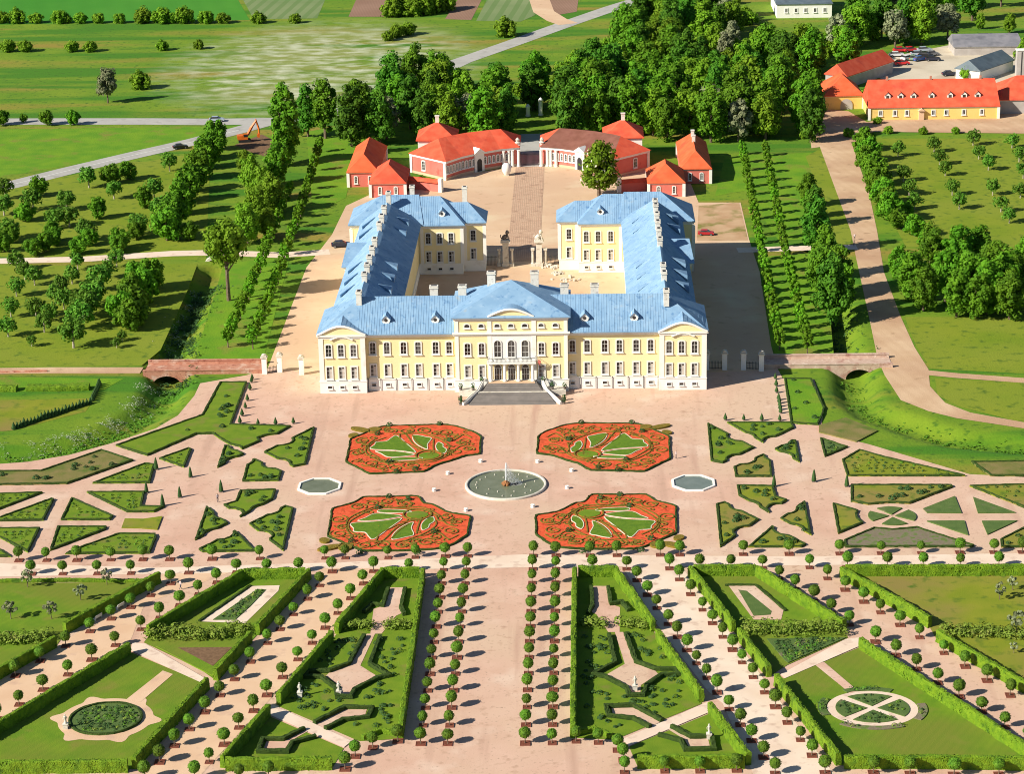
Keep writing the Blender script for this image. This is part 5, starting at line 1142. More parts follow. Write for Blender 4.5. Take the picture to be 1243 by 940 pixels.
for s, sd in ((1, 'right'), (-1, 'left')):
    f = (lambda L: L) if s > 0 else mir
    looseband(f(pts(c6, [(300, 318), (400, 318)])), 2.2, 1.9, f'short untrimmed grey shrub hedge inside {sd} inner bosquet, avenue side', seed=1+s)
    looseband(f(pts(c6, [(460, 318), (590, 322)])), 2.2, 1.9, f'short untrimmed shrub hedge inside {sd} inner bosquet, slanting hedge side', seed=4+s)
    looseband(f(pts(c7, [(75, 335), (290, 340), (485, 335)])), 4.2, 2.2, f'broad untrimmed shrub band crossing the {sd} outer bosquet', seed=7+s)
    looseband(f(pts(c7, [(915, 345), (1100, 352), (1300, 352)])), 3.4, 1.8, f'untrimmed shrub band crossing the outermost {sd} lawn', seed=10+s)
    # lawns
    structure('lawn', f(C6([(270, 64), (440, 62), (603, 292), (806, 588)])+pts(c6, [(806, 648), (440, 800)])+C6([(263, 738)])), .17, 'bedturf')
    structure('lawn', f(pts(c6, [(843, 688), (1006, 904), (535, 912), (500, 830)])), .17, 'bedturf')
    structure('lawn', f(C6([(757, 58), (1036, 56)])+C7([(490, 288)])+pts(c7, [(505, 365), (250, 480)])+C6([(1092, 482), (968, 322)])), .17, 'lawn')
    structure('lawn', f(pts(c7, [(555, 405), (225, 540)])+C7([(466, 846), (1330, 862), (1243, 800), (560, 360)])), .17, 'lawn')
    structure('lawn', f(C7([(478, 62), (1500, 52), (1500, 690), (882, 328), (850, 272)])), .17, 'drylawn' if s > 0 else 'lawn')
    # paths inside the inner bosquet
    gp = 'gravel'
    structure('path', f(pts(c6, [(330, 255), (350, 150), (405, 150), (418, 225), (462, 240), (460, 345), (412, 345), (362, 270)])), .214, gp)
    structure('path', f(pts(c6, [(440, 345), (475, 345), (528, 470), (605, 502), (622, 522), (550, 570), (548, 600), (512, 600), (495, 570), (400, 528), (482, 480)])), .214, gp)
    structure('path', f(pts(c6, [(470, 800), (835, 640), (838, 685), (500, 828)])), .236, 'palegravel')
    structure('path', f(pts(c6, [(425, 660), (508, 660), (640, 722), (598, 742), (520, 702), (430, 690)])), .214, gp)
    structure('path', f(pts(c6, [(645, 745), (690, 755), (762, 788), (832, 790), (842, 830), (752, 832), (735, 800)])), .214, gp)
    lh = dict(h=.85, w=.7, name='low_hedge', m='box', dens=3, leaf=.12)
    hedge(f(pts(c6, [(415, 352), (442, 470), (350, 520), (400, 530), (490, 578), (502, 608), (560, 608), (574, 568), (640, 522), (712, 520), (702, 498), (610, 496), (530, 466), (485, 348)], .4)), f'low box hedge outlining the star shaped gravel room, {sd} inner bosquet', **lh)
    hedge(f(pts(c6, [(590, 742), (520, 706), (415, 694), (402, 655), (520, 652), (640, 716)], .4)), f'low box hedge hooking round the lower gravel niche, {sd} inner bosquet', **lh)
    hedge(f(pts(c6, [(680, 740), (762, 784), (850, 784), (862, 836), (738, 838), (720, 800), (625, 775)], .4)), f'low box hedge round the gravel niche in {sd} foot triangle', **lh)
    hedge(f(pts(c6, [(340, 150), (346, 230), (326, 262)], .4)), f'low box hedge left dark beside upper gravel room, {sd} bosquet', **lh) if s > 0 else hedge(f(pts(c6, [(340, 150), (346, 230), (326, 262)], .4)), 'low box hedge beside upper gravel room, avenue side of left bosquet', **lh)
    hedge(f(pts(c6, [(412, 150), (424, 222), (470, 214), (500, 250)], .4)), f'low stepped box hedge beside upper gravel room, alley side of {sd} bosquet', **lh)
    # flowering shrubs on the lawns of the inner bosquet: each a small plant
    big = [p for p in scatter_in(f(C6([(275, 340), (620, 340), (800, 640), (440, 770), (280, 740)], 0)), 120, 1.2, 60+s)]
    av = [f(pts(c6, L)) for L in ([(430, 335), (485, 335), (535, 465), (715, 495), (715, 525), (640, 528), (560, 615), (500, 612), (345, 528), (440, 470)], [(390, 645), (520, 645), (650, 715), (590, 750), (400, 700)])]
    b = MB(); rd = random.Random(77+s)
    for x, y in big:
        if any(inside(a, x, y) for a in av): continue
        r = rd.uniform(.35, .7)
        for j in range(40):
            d = Vector((rd.gauss(0, 1), rd.gauss(0, 1), abs(rd.gauss(0, 1)))).normalized(); b.quadleaf(Vector((x, y, .15))+d*r, .17, d+Vector((0, 0, .3)))
    o = b.build('lawn_shrubs', 'rose'); o['kind'] = 'stuff'; tag(o, f'scattered low rose shrubs on the lawn of {sd} inner bosquet', 'shrubs')
    structure('path', f(pts(c7, [(222, 520), (495, 372), (552, 365), (556, 400), (240, 537)])), .236, 'palegravel')

# right round garden
c = c7(608, 662); rx = abs(c7(770, 662)[0]-c[0]); ry = abs(c7(608, 600)[1]-c[1]); ell = lambda k, n=40, a0=0, a1=360: [(c[0]+rx*k*math.cos(R(a0+(a1-a0)*i/n)), c[1]+ry*k*math.sin(R(a0+(a1-a0)*i/n))) for i in range(n+(0 if a1-a0 == 360 else 1))]
structure('path', ell(1.18), .194, 'palegravel')
structure('path', pts(c7, [(365, 478), (405, 468), (548, 590), (515, 600)]), .214, 'gravel')
for q, lb in enumerate(('right', 'far', 'left', 'near')):
    a = q*90; P = [(c[0]+.13*rx*math.cos(R(a)), c[1]+.13*ry*math.sin(R(a)))]+ell(.96, 9, a-37, a+37); bed(P, f'{lb} quarter bed of the right round garden, full of leafy perennials', rows=1.05, turf='clover', seed=80+q, edge=False)
for q, (a0, a1, lb) in enumerate(((-35, 12, 'planted arc at the right rim of the round garden'), (62, 118, 'planted arc at the far rim of right round garden'), (150, 200, 'planted arc at the left rim of right round garden'), (228, 300, 'planted arc at the near rim of right round garden'))):
    bed(ell(1.42, 9, a0, a1)+list(reversed(ell(1.2, 9, a0, a1))), lb, rows=.95, turf='mauvebed' if q in (0, 3) else 'clover', seed=90+q, edge=False)
bed(pts(c7, [(165, 372), (498, 366), (255, 472), (240, 462)]), 'wedge of dark green perennials above the oblique path, right outer bosquet', rows=.9, turf='clover', edge=False, seed=95)
structure('path', pts(c7, [(5, 148), (115, 148), (235, 250), (225, 290), (110, 290)]), .214, 'gravel'); structure('lawn', pts(c7, [(45, 165), (80, 170), (185, 255), (180, 270), (110, 275)]), .262, 'clover')
hedge(C7([(-10, 140), (120, 140), (245, 248)], .3), 'knee high hedge round the gravel room, right outer bosquet', h=.5, w=.5, name='low_hedge', m='box', dens=2)
# left round garden with scalloped gravel
c = c4(380, 606); rx = abs(c4(512, 606)[0]-c[0]); ry = abs(c4(380, 548)[1]-c[1])
P = []
for i in range(96):
    a = 2*math.pi*i/96; k = 1.28+.26*max(0, math.cos(a*6+.4))**2*(1 if math.cos(a*6+.4) > 0 else 0); P.append((c[0]+rx*k*math.cos(a), c[1]+ry*k*math.sin(a)))
structure('path', P, .194, 'rosegravel')
P = [(c[0]+rx*math.cos(2*math.pi*i/32), c[1]+ry*math.sin(2*math.pi*i/32)) for i in range(32)]
bed(P, 'round perennial bed in scalloped gravel, left outer bosquet', rows=.9, turf='clover', seed=99)
structure('path', pts(c4, [(585, 432), (622, 445), (505, 545), (455, 535)]), .214, 'rosegravel')
structure('path', pts(c4, [(720, 255), (895, 128), (1005, 125), (1000, 145), (880, 262)]), .214, 'palegravel')
bed(pts(c4, [(765, 250), (925, 140), (955, 142), (900, 200), (845, 250)]), 'dark green bed within the gravel room of left outer bosquet', rows=.9, turf='clover', edge=False, seed=101)
hedge(pts(c4, [(715, 250), (900, 122)], .3), 'knee high hedge along the gravel room, left outer bosquet', h=.5, w=.5, name='low_hedge', m='box', dens=2)
bed(pts(c4, [(560, 345), (880, 343), (800, 445), (765, 452)]), 'wedge bed of lawn with a bare soil heart, left outer bosquet', turf='lawn', edge=False, seed=102)
structure('soil_patch', pts(c4, [(640, 352), (835, 350), (765, 418)]), .36, 'earth')
for i, (x, y) in enumerate(((100, 130), (290, 178), (385, 122), (40, 245), (185, 245))):
    p = c4(x, y); plant('sapling', *p, ('pale sapling at the far left of the outermost left lawn', 'silvery sapling in the middle of outermost left lawn', 'silvery sapling at the back of outermost left lawn near hedge', 'yellowish sapling cut by the left edge of outermost lawn', 'silvery sapling before the shrub band, outermost left lawn')[i], s=1.3)
for i, (x, y) in enumerate(((1140, 205), (1195, 165), (1210, 345), (1200, 430))):
    plant('sapling', *c7(x, y), ('small tree in the middle of outermost right lawn', 'small tree at the back of outermost right lawn', 'bushy tree before the shrub band at right edge', 'pale sapling beside the hedge at right edge')[i], s=(1.2, 1.0, 1.7, .9)[i])

# ------------------------------------------------------------------ ball trees
BN = [0]
def balls(fn, L, labeller, group, snap=None, sc=1.0):
    Q = [fn(x, y, 2.05) if fn else (x, y) for x, y in L]
    if snap == 'line':     # straighten a surveyed row
        n = len(Q); mx = sum(q[0] for q in Q)/n; my = sum(q[1] for q in Q)/n
        a = .5*math.atan2(2*sum((q[0]-mx)*(q[1]-my) for q in Q), sum((q[0]-mx)**2-(q[1]-my)**2 for q in Q)); d = (math.cos(a), math.sin(a))
        Q = [(mx+d[0]*k, my+d[1]*k) for k in ((q[0]-mx)*d[0]+(q[1]-my)*d[1] for q in Q)]
    for i, (x, y) in enumerate(Q):
        o_ = dup(random.choice(BALL), (x, y, .13), random.choice((0, 1.5708, 3.1416, 4.7124)), (lambda w_: (w_*random.uniform(.94, 1.06), w_*random.uniform(.94, 1.06), w_*random.uniform(.92, 1.06)))(sc*random.uniform(.88, 1.1)), labeller(i), group)
        o_.rotation_euler.x = random.uniform(-.035, .035); o_.rotation_euler.y = random.uniform(-.035, .035)
GB = 'ball clipped trees lining the alleys'
for x, lb in ((-10.8, 'left outer'), (-6.37, 'left inner'), (6.37, 'right inner'), (10.8, 'right outer')):
    balls(None, [(x, -96.65-6.43*i) for i in range(13)], lambda i: f'{nth(i)} ball tree from the palace end, {lb} row of central avenue', GB)
balls(lambda x, y, z: (lambda p: (p[0], -97.0))(G(x, y, z)), [(21, 672), (55, 671), (92, 671), (133, 671), (173, 668.5), (205.5, 668.5), (257.5, 667), (315, 667), (394, 667), (418.6, 667), (470.7, 666), (504, 664.7)], lambda i: f'{nth(i)} ball tree from left edge, palace side row of cross alley', GB)
balls(lambda x, y, z: (lambda p: (p[0], -103.6))(G(x, y, z)), [(35.5, 690), (74, 689), (117, 687), (158, 686), (228, 686), (286.5, 684.7), (324, 684), (362.5, 684), (403, 683), (453, 683), (496, 682.4)], lambda i: f'{nth(i)} ball tree from left edge, hedge side row of cross alley', GB)
balls(lambda x, y, z: (lambda p: (p[0], -96.8))(G(x, y, z)), [(716, 662), (748.8, 663.5), (801, 660.8), (825, 663.5), (902, 661.7), (958, 661.7), (1019.7, 661.7), (1070, 662.7), (1118.7, 662.7), (1166.6, 662.7), (1207.5, 661.7), (1242, 661)], lambda i: f'{nth(i)} ball tree right of central avenue, palace side row of cross alley', GB)
balls(lambda x, y, z: (lambda p: (p[0], -103.4))(G(x, y, z)), [(718.7, 679), (760.4, 679), (812.5, 678.2), (849.4, 678), (887, 678.6), (925.4, 678), (983, 679.6), (1029, 679), (1077.8, 679), (1120.7, 677), (1166, 677), (1213, 677)], lambda i: f'{nth(i)} ball tree right of central avenue, hedge side row of cross alley', GB)
def row(spec, lb):
    Q = [fn(x, y, 2.05) for fn, L in spec for x, y in L]
    balls(lambda x, y, z: (x, y), Q, lambda i: f'{nth(i)} ball tree from the palace, {lb}', GB, 'line')
row([(c4, [(612, 83), (540, 125), (467, 167), (396, 208), (320, 253), (231, 305), (145, 360), (52, 412)])], 'leftmost slanting row by outermost left lawn hedge')
row([(c4, [(780, 80), (711, 120), (642, 160), (571, 205), (503, 246), (408, 302), (328, 355), (243, 408), (153, 462), (66, 515), (-20, 566)])], 'slanting row along far hedge of left outer bosquet')
row([(c4, [(1148, 90), (1101, 137), (1051, 193), (1005, 246), (957, 295), (898, 362), (841, 425), (790, 482), (737, 542), (680, 603), (625, 662), (569, 720), (512, 780)])], 'slanting row along near hedge of left outer bosquet')
row([(c5, [(415, 83), (368, 135), (324, 188), (279, 241), (236, 295), (181, 354), (126, 417), (69, 481), (20, 537)]), (c4, [(858, 597), (800, 657), (750, 720), (697, 780)])], 'slanting row along left inner bosquet hedge')
row([(c6, [(533, 83), (575, 145), (617, 200), (664, 267), (706, 321), (745, 377), (788, 432), (829, 493), (868, 555), (919, 625), (974, 690), (1020, 757), (1067, 827), (1118, 895)])], 'slanting row along right inner bosquet hedge')
row([(c6, [(717, 80), (760, 142), (806, 208), (852, 264), (897, 321)]), (c7, [(22, 372), (62, 425), (103, 487), (154, 550), (202, 610), (251, 675), (302, 748), (356, 812), (417, 885)])], 'slanting row along near hedge of right outer bosquet')
row([(c7, [(220, 75), (292, 118), (360, 170), (437, 218), (511, 268), (616, 340), (706, 395), (790, 453), (881, 510), (972, 567), (1070, 628), (1166, 693), (1262, 755)])], 'slanting row along far hedge of right outer bosquet')
row([(c7, [(420, 75), (494, 122), (568, 173), (645, 216), (720, 270), (816, 318), (904, 386), (995, 442), (1089, 500), (1185, 562), (1275, 615)])], 'rightmost slanting row by outermost right lawn hedge')
balls(c6, [(275, 760), (370, 765), (452, 797), (475, 838), (480, 890)], lambda i: f'{nth(i)} ball tree rounding the foot of right inner bosquet from avenue', GB)
balls(c5, [(540, 645), (450, 668), (387, 700), (350, 745)], lambda i: f'{nth(i)} ball tree rounding the foot of left inner bosquet from avenue', GB)
balls(c6, [(650, 885), (800, 885), (955, 880)], lambda i: f'{nth(i)} ball tree before foot hedge of right inner bosquet triangle', GB)
balls(c5, [(75, 775), (-30, 780)], lambda i: f'{nth(i)} ball tree before foot hedge of left inner bosquet triangle', GB)
balls(c7, [(613, 885), (767, 888), (952, 893), (1140, 890)], lambda i: f'{nth(i)} ball tree before foot hedge of right round garden', GB)
for p in BALL: hide_proto(p)

# ------------------------------------------------------------------ potted cones, obelisks, small statues
def cones(fn, L, lab):
    for i, (x, y) in enumerate(L): dup(CONE, (*fn(x, y), .1), 0, random.uniform(.8, 1.0), lab(i), 'potted cones round the palace court')
cones(k5, [(505, 58), (492, 112), (482, 150), (466, 188), (455, 225), (512, 22), (516, 8)], lambda i: f'{nth(i)} potted dark cone in the column beside left crooked bed')
cones(k5, [(545, 232), (632, 232), (720, 226)], lambda i: f'{nth(i)} potted dark cone from left, row above left cross parterre')
cones(k6, [(380, 80), (384, 112), (386, 142), (395, 175), (398, 190), (400, 205), (402, 220), (404, 236)], lambda i: f'{nth(i)} potted dark cone from palace, column beside the broad right bed')
cones(k6, [(152, 268), (236, 268), (318, 270), (400, 270)], lambda i: f'{nth(i)} potted dark cone from left, row above right cross parterre')
hide_proto(CONE)
def obel(fn, L, lab):
    for i, (x, y) in enumerate(L): dup(OBEL, (*fn(x, y), .1), 0, random.uniform(.72, .82), lab[i], 'dark obelisk topiaries')
obel(k5, [(210, 492), (157, 592), (72, 635), (362, 565)], ['dark obelisk topiary in the left court, farther of the middle pair', 'dark obelisk topiary in the left court, nearer of the middle pair', 'dark obelisk topiary at the tip of the stepped rose bed', 'dark obelisk topiary at left middle path beside cross parterre'])
obel(k4, [(938, 350), (880, 490)], ['dark obelisk topiary at the corner of upper left rose triangle', 'dark obelisk topiary on left middle path by rose beds'])
obel(k6, [(556, 548), (374, 570), (706, 570)], ['dark obelisk topiary alone in the middle of right court', 'dark obelisk topiary on right middle path beside cross parterre', 'dark obelisk topiary on right middle path by the rose beds'])
hide_proto(OBEL)
for fn, x, y, lb in ((c4, 237, 640, 'white statue at the rim of left round garden'), (c4, 1078, 525, 'white statue on lawn edge of left inner bosquet, near hedge'), (c5, 330, 520, 'white statue in the star shaped gravel room, left bosquet'), (c6, 525, 590, 'white statue in the star shaped gravel room, right bosquet'), (c6, 838, 795, 'white statue in the foot niche of right inner bosquet')):
    p = fn(x, y); t = thing('garden_statue', lb, 'statue', (*p, .15))
    b = MB(); b.box(-.4, .4, -.4, .4, 0, .9); b.box(-.48, .48, -.48, .48, .9, 1.0); b.build('pedestal', 'stone', t)
    b = MB(); b.tube([(0, 0, 1.0), (.03, 0, 1.5), (-.03, 0, 1.95), (0, 0, 2.3), (0, 0, 2.42)], [.26, .2, .2, .24, .09], 9); b.lathe([(.06, 2.4), (.13, 2.5), (.14, 2.62), (.06, 2.74)], 8); b.tube([(.22, 0, 2.25), (.34, .06, 1.95), (.22, .16, 1.75)], [.08, .07, .05], 6); b.tube([(-.22, 0, 2.25), (-.36, 0, 2.0), (-.3, -.12, 1.7)], [.08, .07, .05], 6); b.build('figure', 'stone', t)
for x, y, lb in ((432, 205, 'white garden bench against the leftmost slanting hedge, nearer the palace'), (352, 245, 'white garden bench against the leftmost slanting hedge, farther from palace')):
    p = c4(x, y); t = thing('garden_bench', lb, 'bench', (*p, .13), rz=R(-118)); 
    MB().box(-1, 1, -.25, .25, .42, .5).build('seat', 'frame', t); MB().box(-1, 1, .2, .27, .5, 1.0).build('backrest', 'frame', t)
    for sx in (-.9, .9): MB().box(sx-.05, sx+.05, -.22, .22, 0, .42).build('leg', 'frame', t)
# ------------------------------------------------------------------ the wood behind the gatehouses, in ranks
GW = 'trees of the wood behind the gatehouses'
def wood_left(y): return -62 if y < 300 else -64+(y-300)*.40
def wood_right(y): return 96 if y < 312 else 102 if y < 350 else 120 if y < 400 else 150
def seen_at(x, y, z):
    d = Vector((x, y, z))-CAM; k = d.dot(_f); return 621.5+CF*d.dot(_r)/k, 470-CF*d.dot(_u)/k
SKYLINE = [(400, 100), (440, 88), (480, 70), (520, 52), (545, 55), (575, 82), (620, 68), (660, 66), (710, 52), (745, 24), (765, 5), (790, -30), (885, -30), (928, 20), (935, 24), (1005, 26), (1040, 0), (1243, 0)]
def skyline(px):
    for (a, b), (c, d) in zip(SKYLINE, SKYLINE[1:]):
        if a <= px <= c: return b+(d-b)*(px-a)/(c-a)
    return 0
SPARSE = [f3(60, 290), f3(60, 200), f3(330, 120), f3(340, 250), f3(200, 330)]
CLEAR = f2(735, 225)
rd = random.Random(21)
for k in range(25):
    y0 = 247+12.2*k; row_ = []; x = wood_left(y0)+rd.uniform(0, 6)
    while x < wood_right(y0):
        row_.append((x+rd.uniform(-2.5, 2.5), y0+rd.uniform(-3.5, 3.5))); x += 11.4*rd.uniform(.88, 1.2)
    i = 0
    for (x, y) in row_:
        if abs(x-.5) < 7 and y < 284: continue
        if math.dist((x, y), CLEAR) < 13 or (96 < x < 104 and y < 340): continue
        if k == 0 and -40 < x < -22: y += 6
        if k == 0 and 20 < x < 40: y += 8
        tx, ty = seen_at(x, y, 17)
        low = ty < skyline(tx)
        if low and (seen_at(x, y, 6.5)[1] < skyline(tx)+2 or rd.random() < .25 or (96 < x < 126 and y > 462)): continue
        sp = inside(SPARSE, x, y); u = rd.random()
        if low: key, s, kind = 'bush', rd.uniform(.8, 1.25), 'low bushy tree'
        elif sp and u < .5: key, s, kind = 'bush', rd.uniform(1.0, 1.5), 'small bushy tree'
        elif u < .46: key, s, kind = 'wood', rd.uniform(.85, 1.15), 'broad green tree'
        elif u < .68: key, s, kind = 'woodlight', rd.uniform(.85, 1.1), 'yellow green tree'
        elif u < .93: key, s, kind = 'wooddark', rd.uniform(.85, 1.12), 'dark green tree'
        else: key, s, kind = 'silver', rd.uniform(.9, 1.1), 'pale grey green tree'
        if sp and not low: s *= .8
        plant(key, x, y, f'{kind}, {nth(i)} from left in {nth(k)} rank of wood behind gatehouses', GW, s); i += 1
for i, (px, py) in enumerate(((1098, 52), (1125, 36), (1150, 48), (1070, 45), (1045, 52), (1015, 62), (1180, 25), (1110, 15), (1075, 18), (1040, 25), (1150, 12), (1215, 8))):
    plant(('wooddark', 'wood', 'silver')[i % 3], *G(px, py), f'{nth(i)} tree of the dark belt behind the farmyard, counted towards its far side', 'trees of the belt behind the farmyard', 1.05)
for i, (px, py) in enumerate(((1243, 85), (1225, 40), (1190, 35))): plant('woodlight', *G(px, py), ('bright tree at right edge beside the grey shed', 'small bright tree on the grass beyond the grey shed', 'low bright bush on the grass beyond the grey shed')[i], s=(.8, .5, .4)[i])

# lone and edge trees
def T_(key, fn, x, y, label, s=1.0, sz=None, group=None): return plant(key, *fn(x, y), label, group, s, sz)
T_('tall', G, 348, 200, 'tallest dark green tree at the road junction by excavator', 1.2, 1.2)
T_('tall', G, 395, 168, 'high green tree on a visible trunk, right of road junction', 1.0, 1.05)
T_('wooddark', G, 374, 166, 'dark round tree between the two tall trees at junction', .95)
T_('loose', m1, 822, 252, 'tall open crowned tree on a bare trunk by white path', .95, 1.0)
T_('chestnut', G, 727, 238, 'flowering chestnut standing in the forecourt before right stable', 1.22, 1.15)
for i, (x, y, k, s) in enumerate(((905, 660, 'woodlight', .7), (940, 700, 'woodlight', .75), (975, 740, 'woodlight', .8), (920, 770, 'woodlight', .7), (1000, 640, 'wood', .75), (890, 850, 'woodlight', .75), (960, 830, 'woodlight', .6), (1020, 570, 'wood', .7), (880, 590, 'woodlight', .45))):
    T_(k, f1, x, y+25, f'{nth(i)} tree of the bright clump running down from excavator, from its back', s, None, 'trees of the bright clump below the excavator')
for i, (x, y) in enumerate(((775, 520), (755, 552), (738, 585), (715, 625), (700, 668), (672, 705), (652, 750), (625, 800), (600, 845))):
    T_('linden', f1, x, y+20, f'{nth(i)} tree of the dense row above the ditch, counted from the road', 1.35, 1.45, 'trees of the dense row above the left ditch')
for i, (x, y) in enumerate(((545, 185), (500, 200), (520, 235), (475, 250), (490, 290), (440, 310), (470, 330))):
    T_('linden', m1, x, y+25, f'{nth(i)} tree of the dense clump left of the ditch, below white path', 1.25, 1.3, 'trees of the dense clump left of the ditch')
ORC_A = [(35, 845), (20, 700), (90, 780), (200, 805), (190, 855), (240, 740), (320, 660), (355, 770), (410, 700), (460, 630), (310, 850), (500, 830), (520, 730), (555, 700), (610, 600), (140, 690), (120, 740), (430, 880), (15, 760), (400, 645), (570, 770), (250, 800)]
for i, (x, y) in enumerate(sorted(ORC_A, key=lambda p: (round(p[1]/60), p[0]))):
    T_('orchard' if i % 3 else 'linden', f1, x, y+15, f'{nth(i)} orchard tree between road and white path, counted row by row from the road', (1.4 if i % 3 else .92), None, 'orchard trees between the road and white path')
ORC_B = [(115, 405), (160, 355), (130, 300), (180, 315), (60, 225), (125, 185), (220, 215), (260, 180), (280, 130), (90, 165), (340, 250), (320, 310), (290, 345), (390, 160), (420, 120), (360, 205), (30, 370), (40, 300), (265, 410), (440, 385), (230, 270), (200, 250), (330, 270), (300, 300), (60, 130), (420, 410)]
for i, (x, y) in enumerate(sorted(ORC_B, key=lambda p: (round(p[1]/55), p[0]))):
    big = 240 < x < 400 and y > 200
    T_('orchard', m1, x, y+12, f'{nth(i)} apple tree below the white path, counted row by row from path', 1.6 if big else (.6 if y > 380 else 1.12), None, 'apple trees below the white path')
for i, (x, y) in enumerate(((15, 60), (45, 30), (120, 75), (165, 60), (190, 40), (285, 70), (320, 40), (430, 65), (490, 15), (620, 15), (680, 20))):
    T_('linden', m1, x, y+15, f'{nth(i)} round tree along upper side of the white path, from left edge', .82, None, 'round trees along the white path')
# clipped avenues beside the palace
def avenue(a, b, n, lb, group, key='avenue', s=1.0, bend=0, skip=()):
    for i in range(n):
        if i in skip: continue
        t = i/(n-1); plant(key, *G(a[0]+(b[0]-a[0])*t+bend*math.sin(math.pi*t), a[1]+(b[1]-a[1])*t**1.0), f'{nth(i)} clipped tree from the far end, {lb}', group, s)
GA = 'clipped trees of the avenues beside the palace'
avenue((389, 185), (307, 424), 22, 'row beside the left drive', GA, bend=4, s=1.3)
avenue((352, 240), (277, 422), 17, 'row along the left ditch', GA, bend=2, s=1.3)
avenue((901, 188), (946, 425), 25, 'row beside the shaded right drive', GA, bend=-1, s=1.22)
avenue((928.5, 190), (980, 430), 25, 'row nearer the right ditch', GA, bend=-2, s=1.22)
for i, (x, y, s) in enumerate(((470, 60, .78), (505, 150, .75), (490, 230, .8), (525, 310, .9), (560, 270, .7), (545, 205, .7), (465, -40, .6), (440, -110, .55), (450, -70, .5))):
    T_('wood' if i % 3 else 'wooddark', m2, x+22, y+25, f'{nth(i)} dark tree in the ditch row right of clipped avenue', s, s*1.1, 'dark trees in the right ditch')
for i, (x, y) in enumerate(((655, 520), (672, 560), (668, 590), (690, 615), (700, 645), (712, 680), (728, 712), (735, 745), (752, 775))):
    T_('linden', f3, x+10, y+22, f'{nth(i)} tree of the dense row right of dirt road, from the farm', 1.2, 1.25, 'trees of the dense row beside the dirt road')
for i, (x, y, s) in enumerate(((840, 225, .9), (790, 150, .62), (905, 120, .85), (1000, 130, .9), (1080, 110, .85), (960, 230, .95), (1050, 245, .95), (1130, 170, .9), (1160, 260, 1.0), (1210, 230, .9), (1110, 275, .95), (1240, 150, .8), (880, 265, .8), (1000, 285, .85), (1075, 290, .8), (1190, 295, .85), (1290, 260, .9))):
    T_('wood', m2, x, y+25, f'{nth(i)} tree of the big clump beside the dirt road, from its left', s*.85, s*.85, 'trees of the big clump beside the dirt road')
ORC_R = [(790, 550), (920, 535), (940, 580), (960, 620), (985, 690), (1060, 510), (1080, 560), (1115, 600), (1200, 520), (1225, 570), (1130, 690), (1160, 750), (1190, 790), (810, 640), (830, 690), (850, 740), (1010, 740), (1230, 700), (1240, 630)]
for i, (x, y) in enumerate(sorted(ORC_R, key=lambda p: (round(p[1]/60), p[0]))):
    T_('orchard', f3, x, y+12, f'{nth(i)} thin orchard tree on the grass below the farm, row by row', 1.05, None, 'orchard trees below the farm')
for i, (x, y, s) in enumerate(((790, 800, .9), (850, 830, 1.0), (820, 760, .7), (900, 870, .9))): T_('linden', f3, x, y+20, f'{nth(i)} bushy tree between dense row and orchard, right of dirt road', s, None, 'bushy trees between row and orchard')
# field hedgerows far left
for i, (x, s) in enumerate(((10, 1.0), (65, 1.15), (130, .9), (215, 1.1), (290, .85), (355, .8), (430, .8), (515, 1.2), (585, 1.25), (660, 1.3), (740, 1.05), (800, .9), (930, .95), (1060, .8), (240, .7), (620, .8))):
    T_('bush', f1, x, 82, f'{nth(i)} round bush in the hedgerow below the bright crop field', s*1.05, None, 'bushes of the hedgerow below the crop field')
for i, (x, y, s) in enumerate(((30, 185, 1.0), (90, 185, .9), (260, 185, .9), (325, 185, .85), (585, 180, .8), (715, 175, .75))):
    T_('bush', f1, x, y, f'{nth(i)} bush from left in the thin lower hedgerow across the meadow', s, None, 'bushes of the lower hedgerow')
T_('silver', f1, 388, 370, 'lone grey green tree standing in the left meadow', .72, .85)
T_('bush', f1, 508, 318, 'lone dark round bush right of the grey meadow tree', 1.2)
for i, (x, y) in enumerate(((8, 450), (85, 440), (168, 450), (265, 448))): T_('linden', f1, x, y, f'{nth(i)} roadside tree from left edge on the straight country road', (.85, .5, .8, .75)[i], None, 'roadside trees')
for i, (x, y) in enumerate(((225, 40), (260, 30), (300, 35), (340, 30), (380, 25), (420, 15), (290, 10), (350, 5))): T_('bush', f2, x, y+20, f'{nth(i)} bush of the thicket between the ploughed fields, from left', 1.5, None, 'bushes of the thicket between ploughed fields')
for i, (x, y, s) in enumerate(((240, 125, 1.0), (280, 115, 1.1), (210, 135, .8), (635, 120, 1.5))): T_('bush', f2, x, y+10, ('dark middle shrub of the small meadow thicket', 'right shrub of the small meadow thicket', 'left shrub of the small meadow thicket', 'round dark tree beside the road bend')[i], s)
for i, (px, py, s) in enumerate(((1065, 150, .5), (975, 168, .5), (1030, 166, .6), (1078, 162, .5), (1120, 163, .5), (1160, 162, .45))): plant('bush', *G(px, py), f'{nth(i)} low shrub along the farm lane, from left', 'shrubs along the farm lane', s)
plant('bush', *G(1052, 130), 'ivy dark bush climbing between barn and long farmhouse', s=.8, sz=1.5); plant('bush', *G(1173, 96), 'dark shrub beside the slate roofed shed in farmyard', s=.9)
plant('bush', *G(512, 222), 'small green bush beside the left stable door', s=.45); plant('bush', *G(783, 204), 'small green bush beside the right stable door', s=.55)
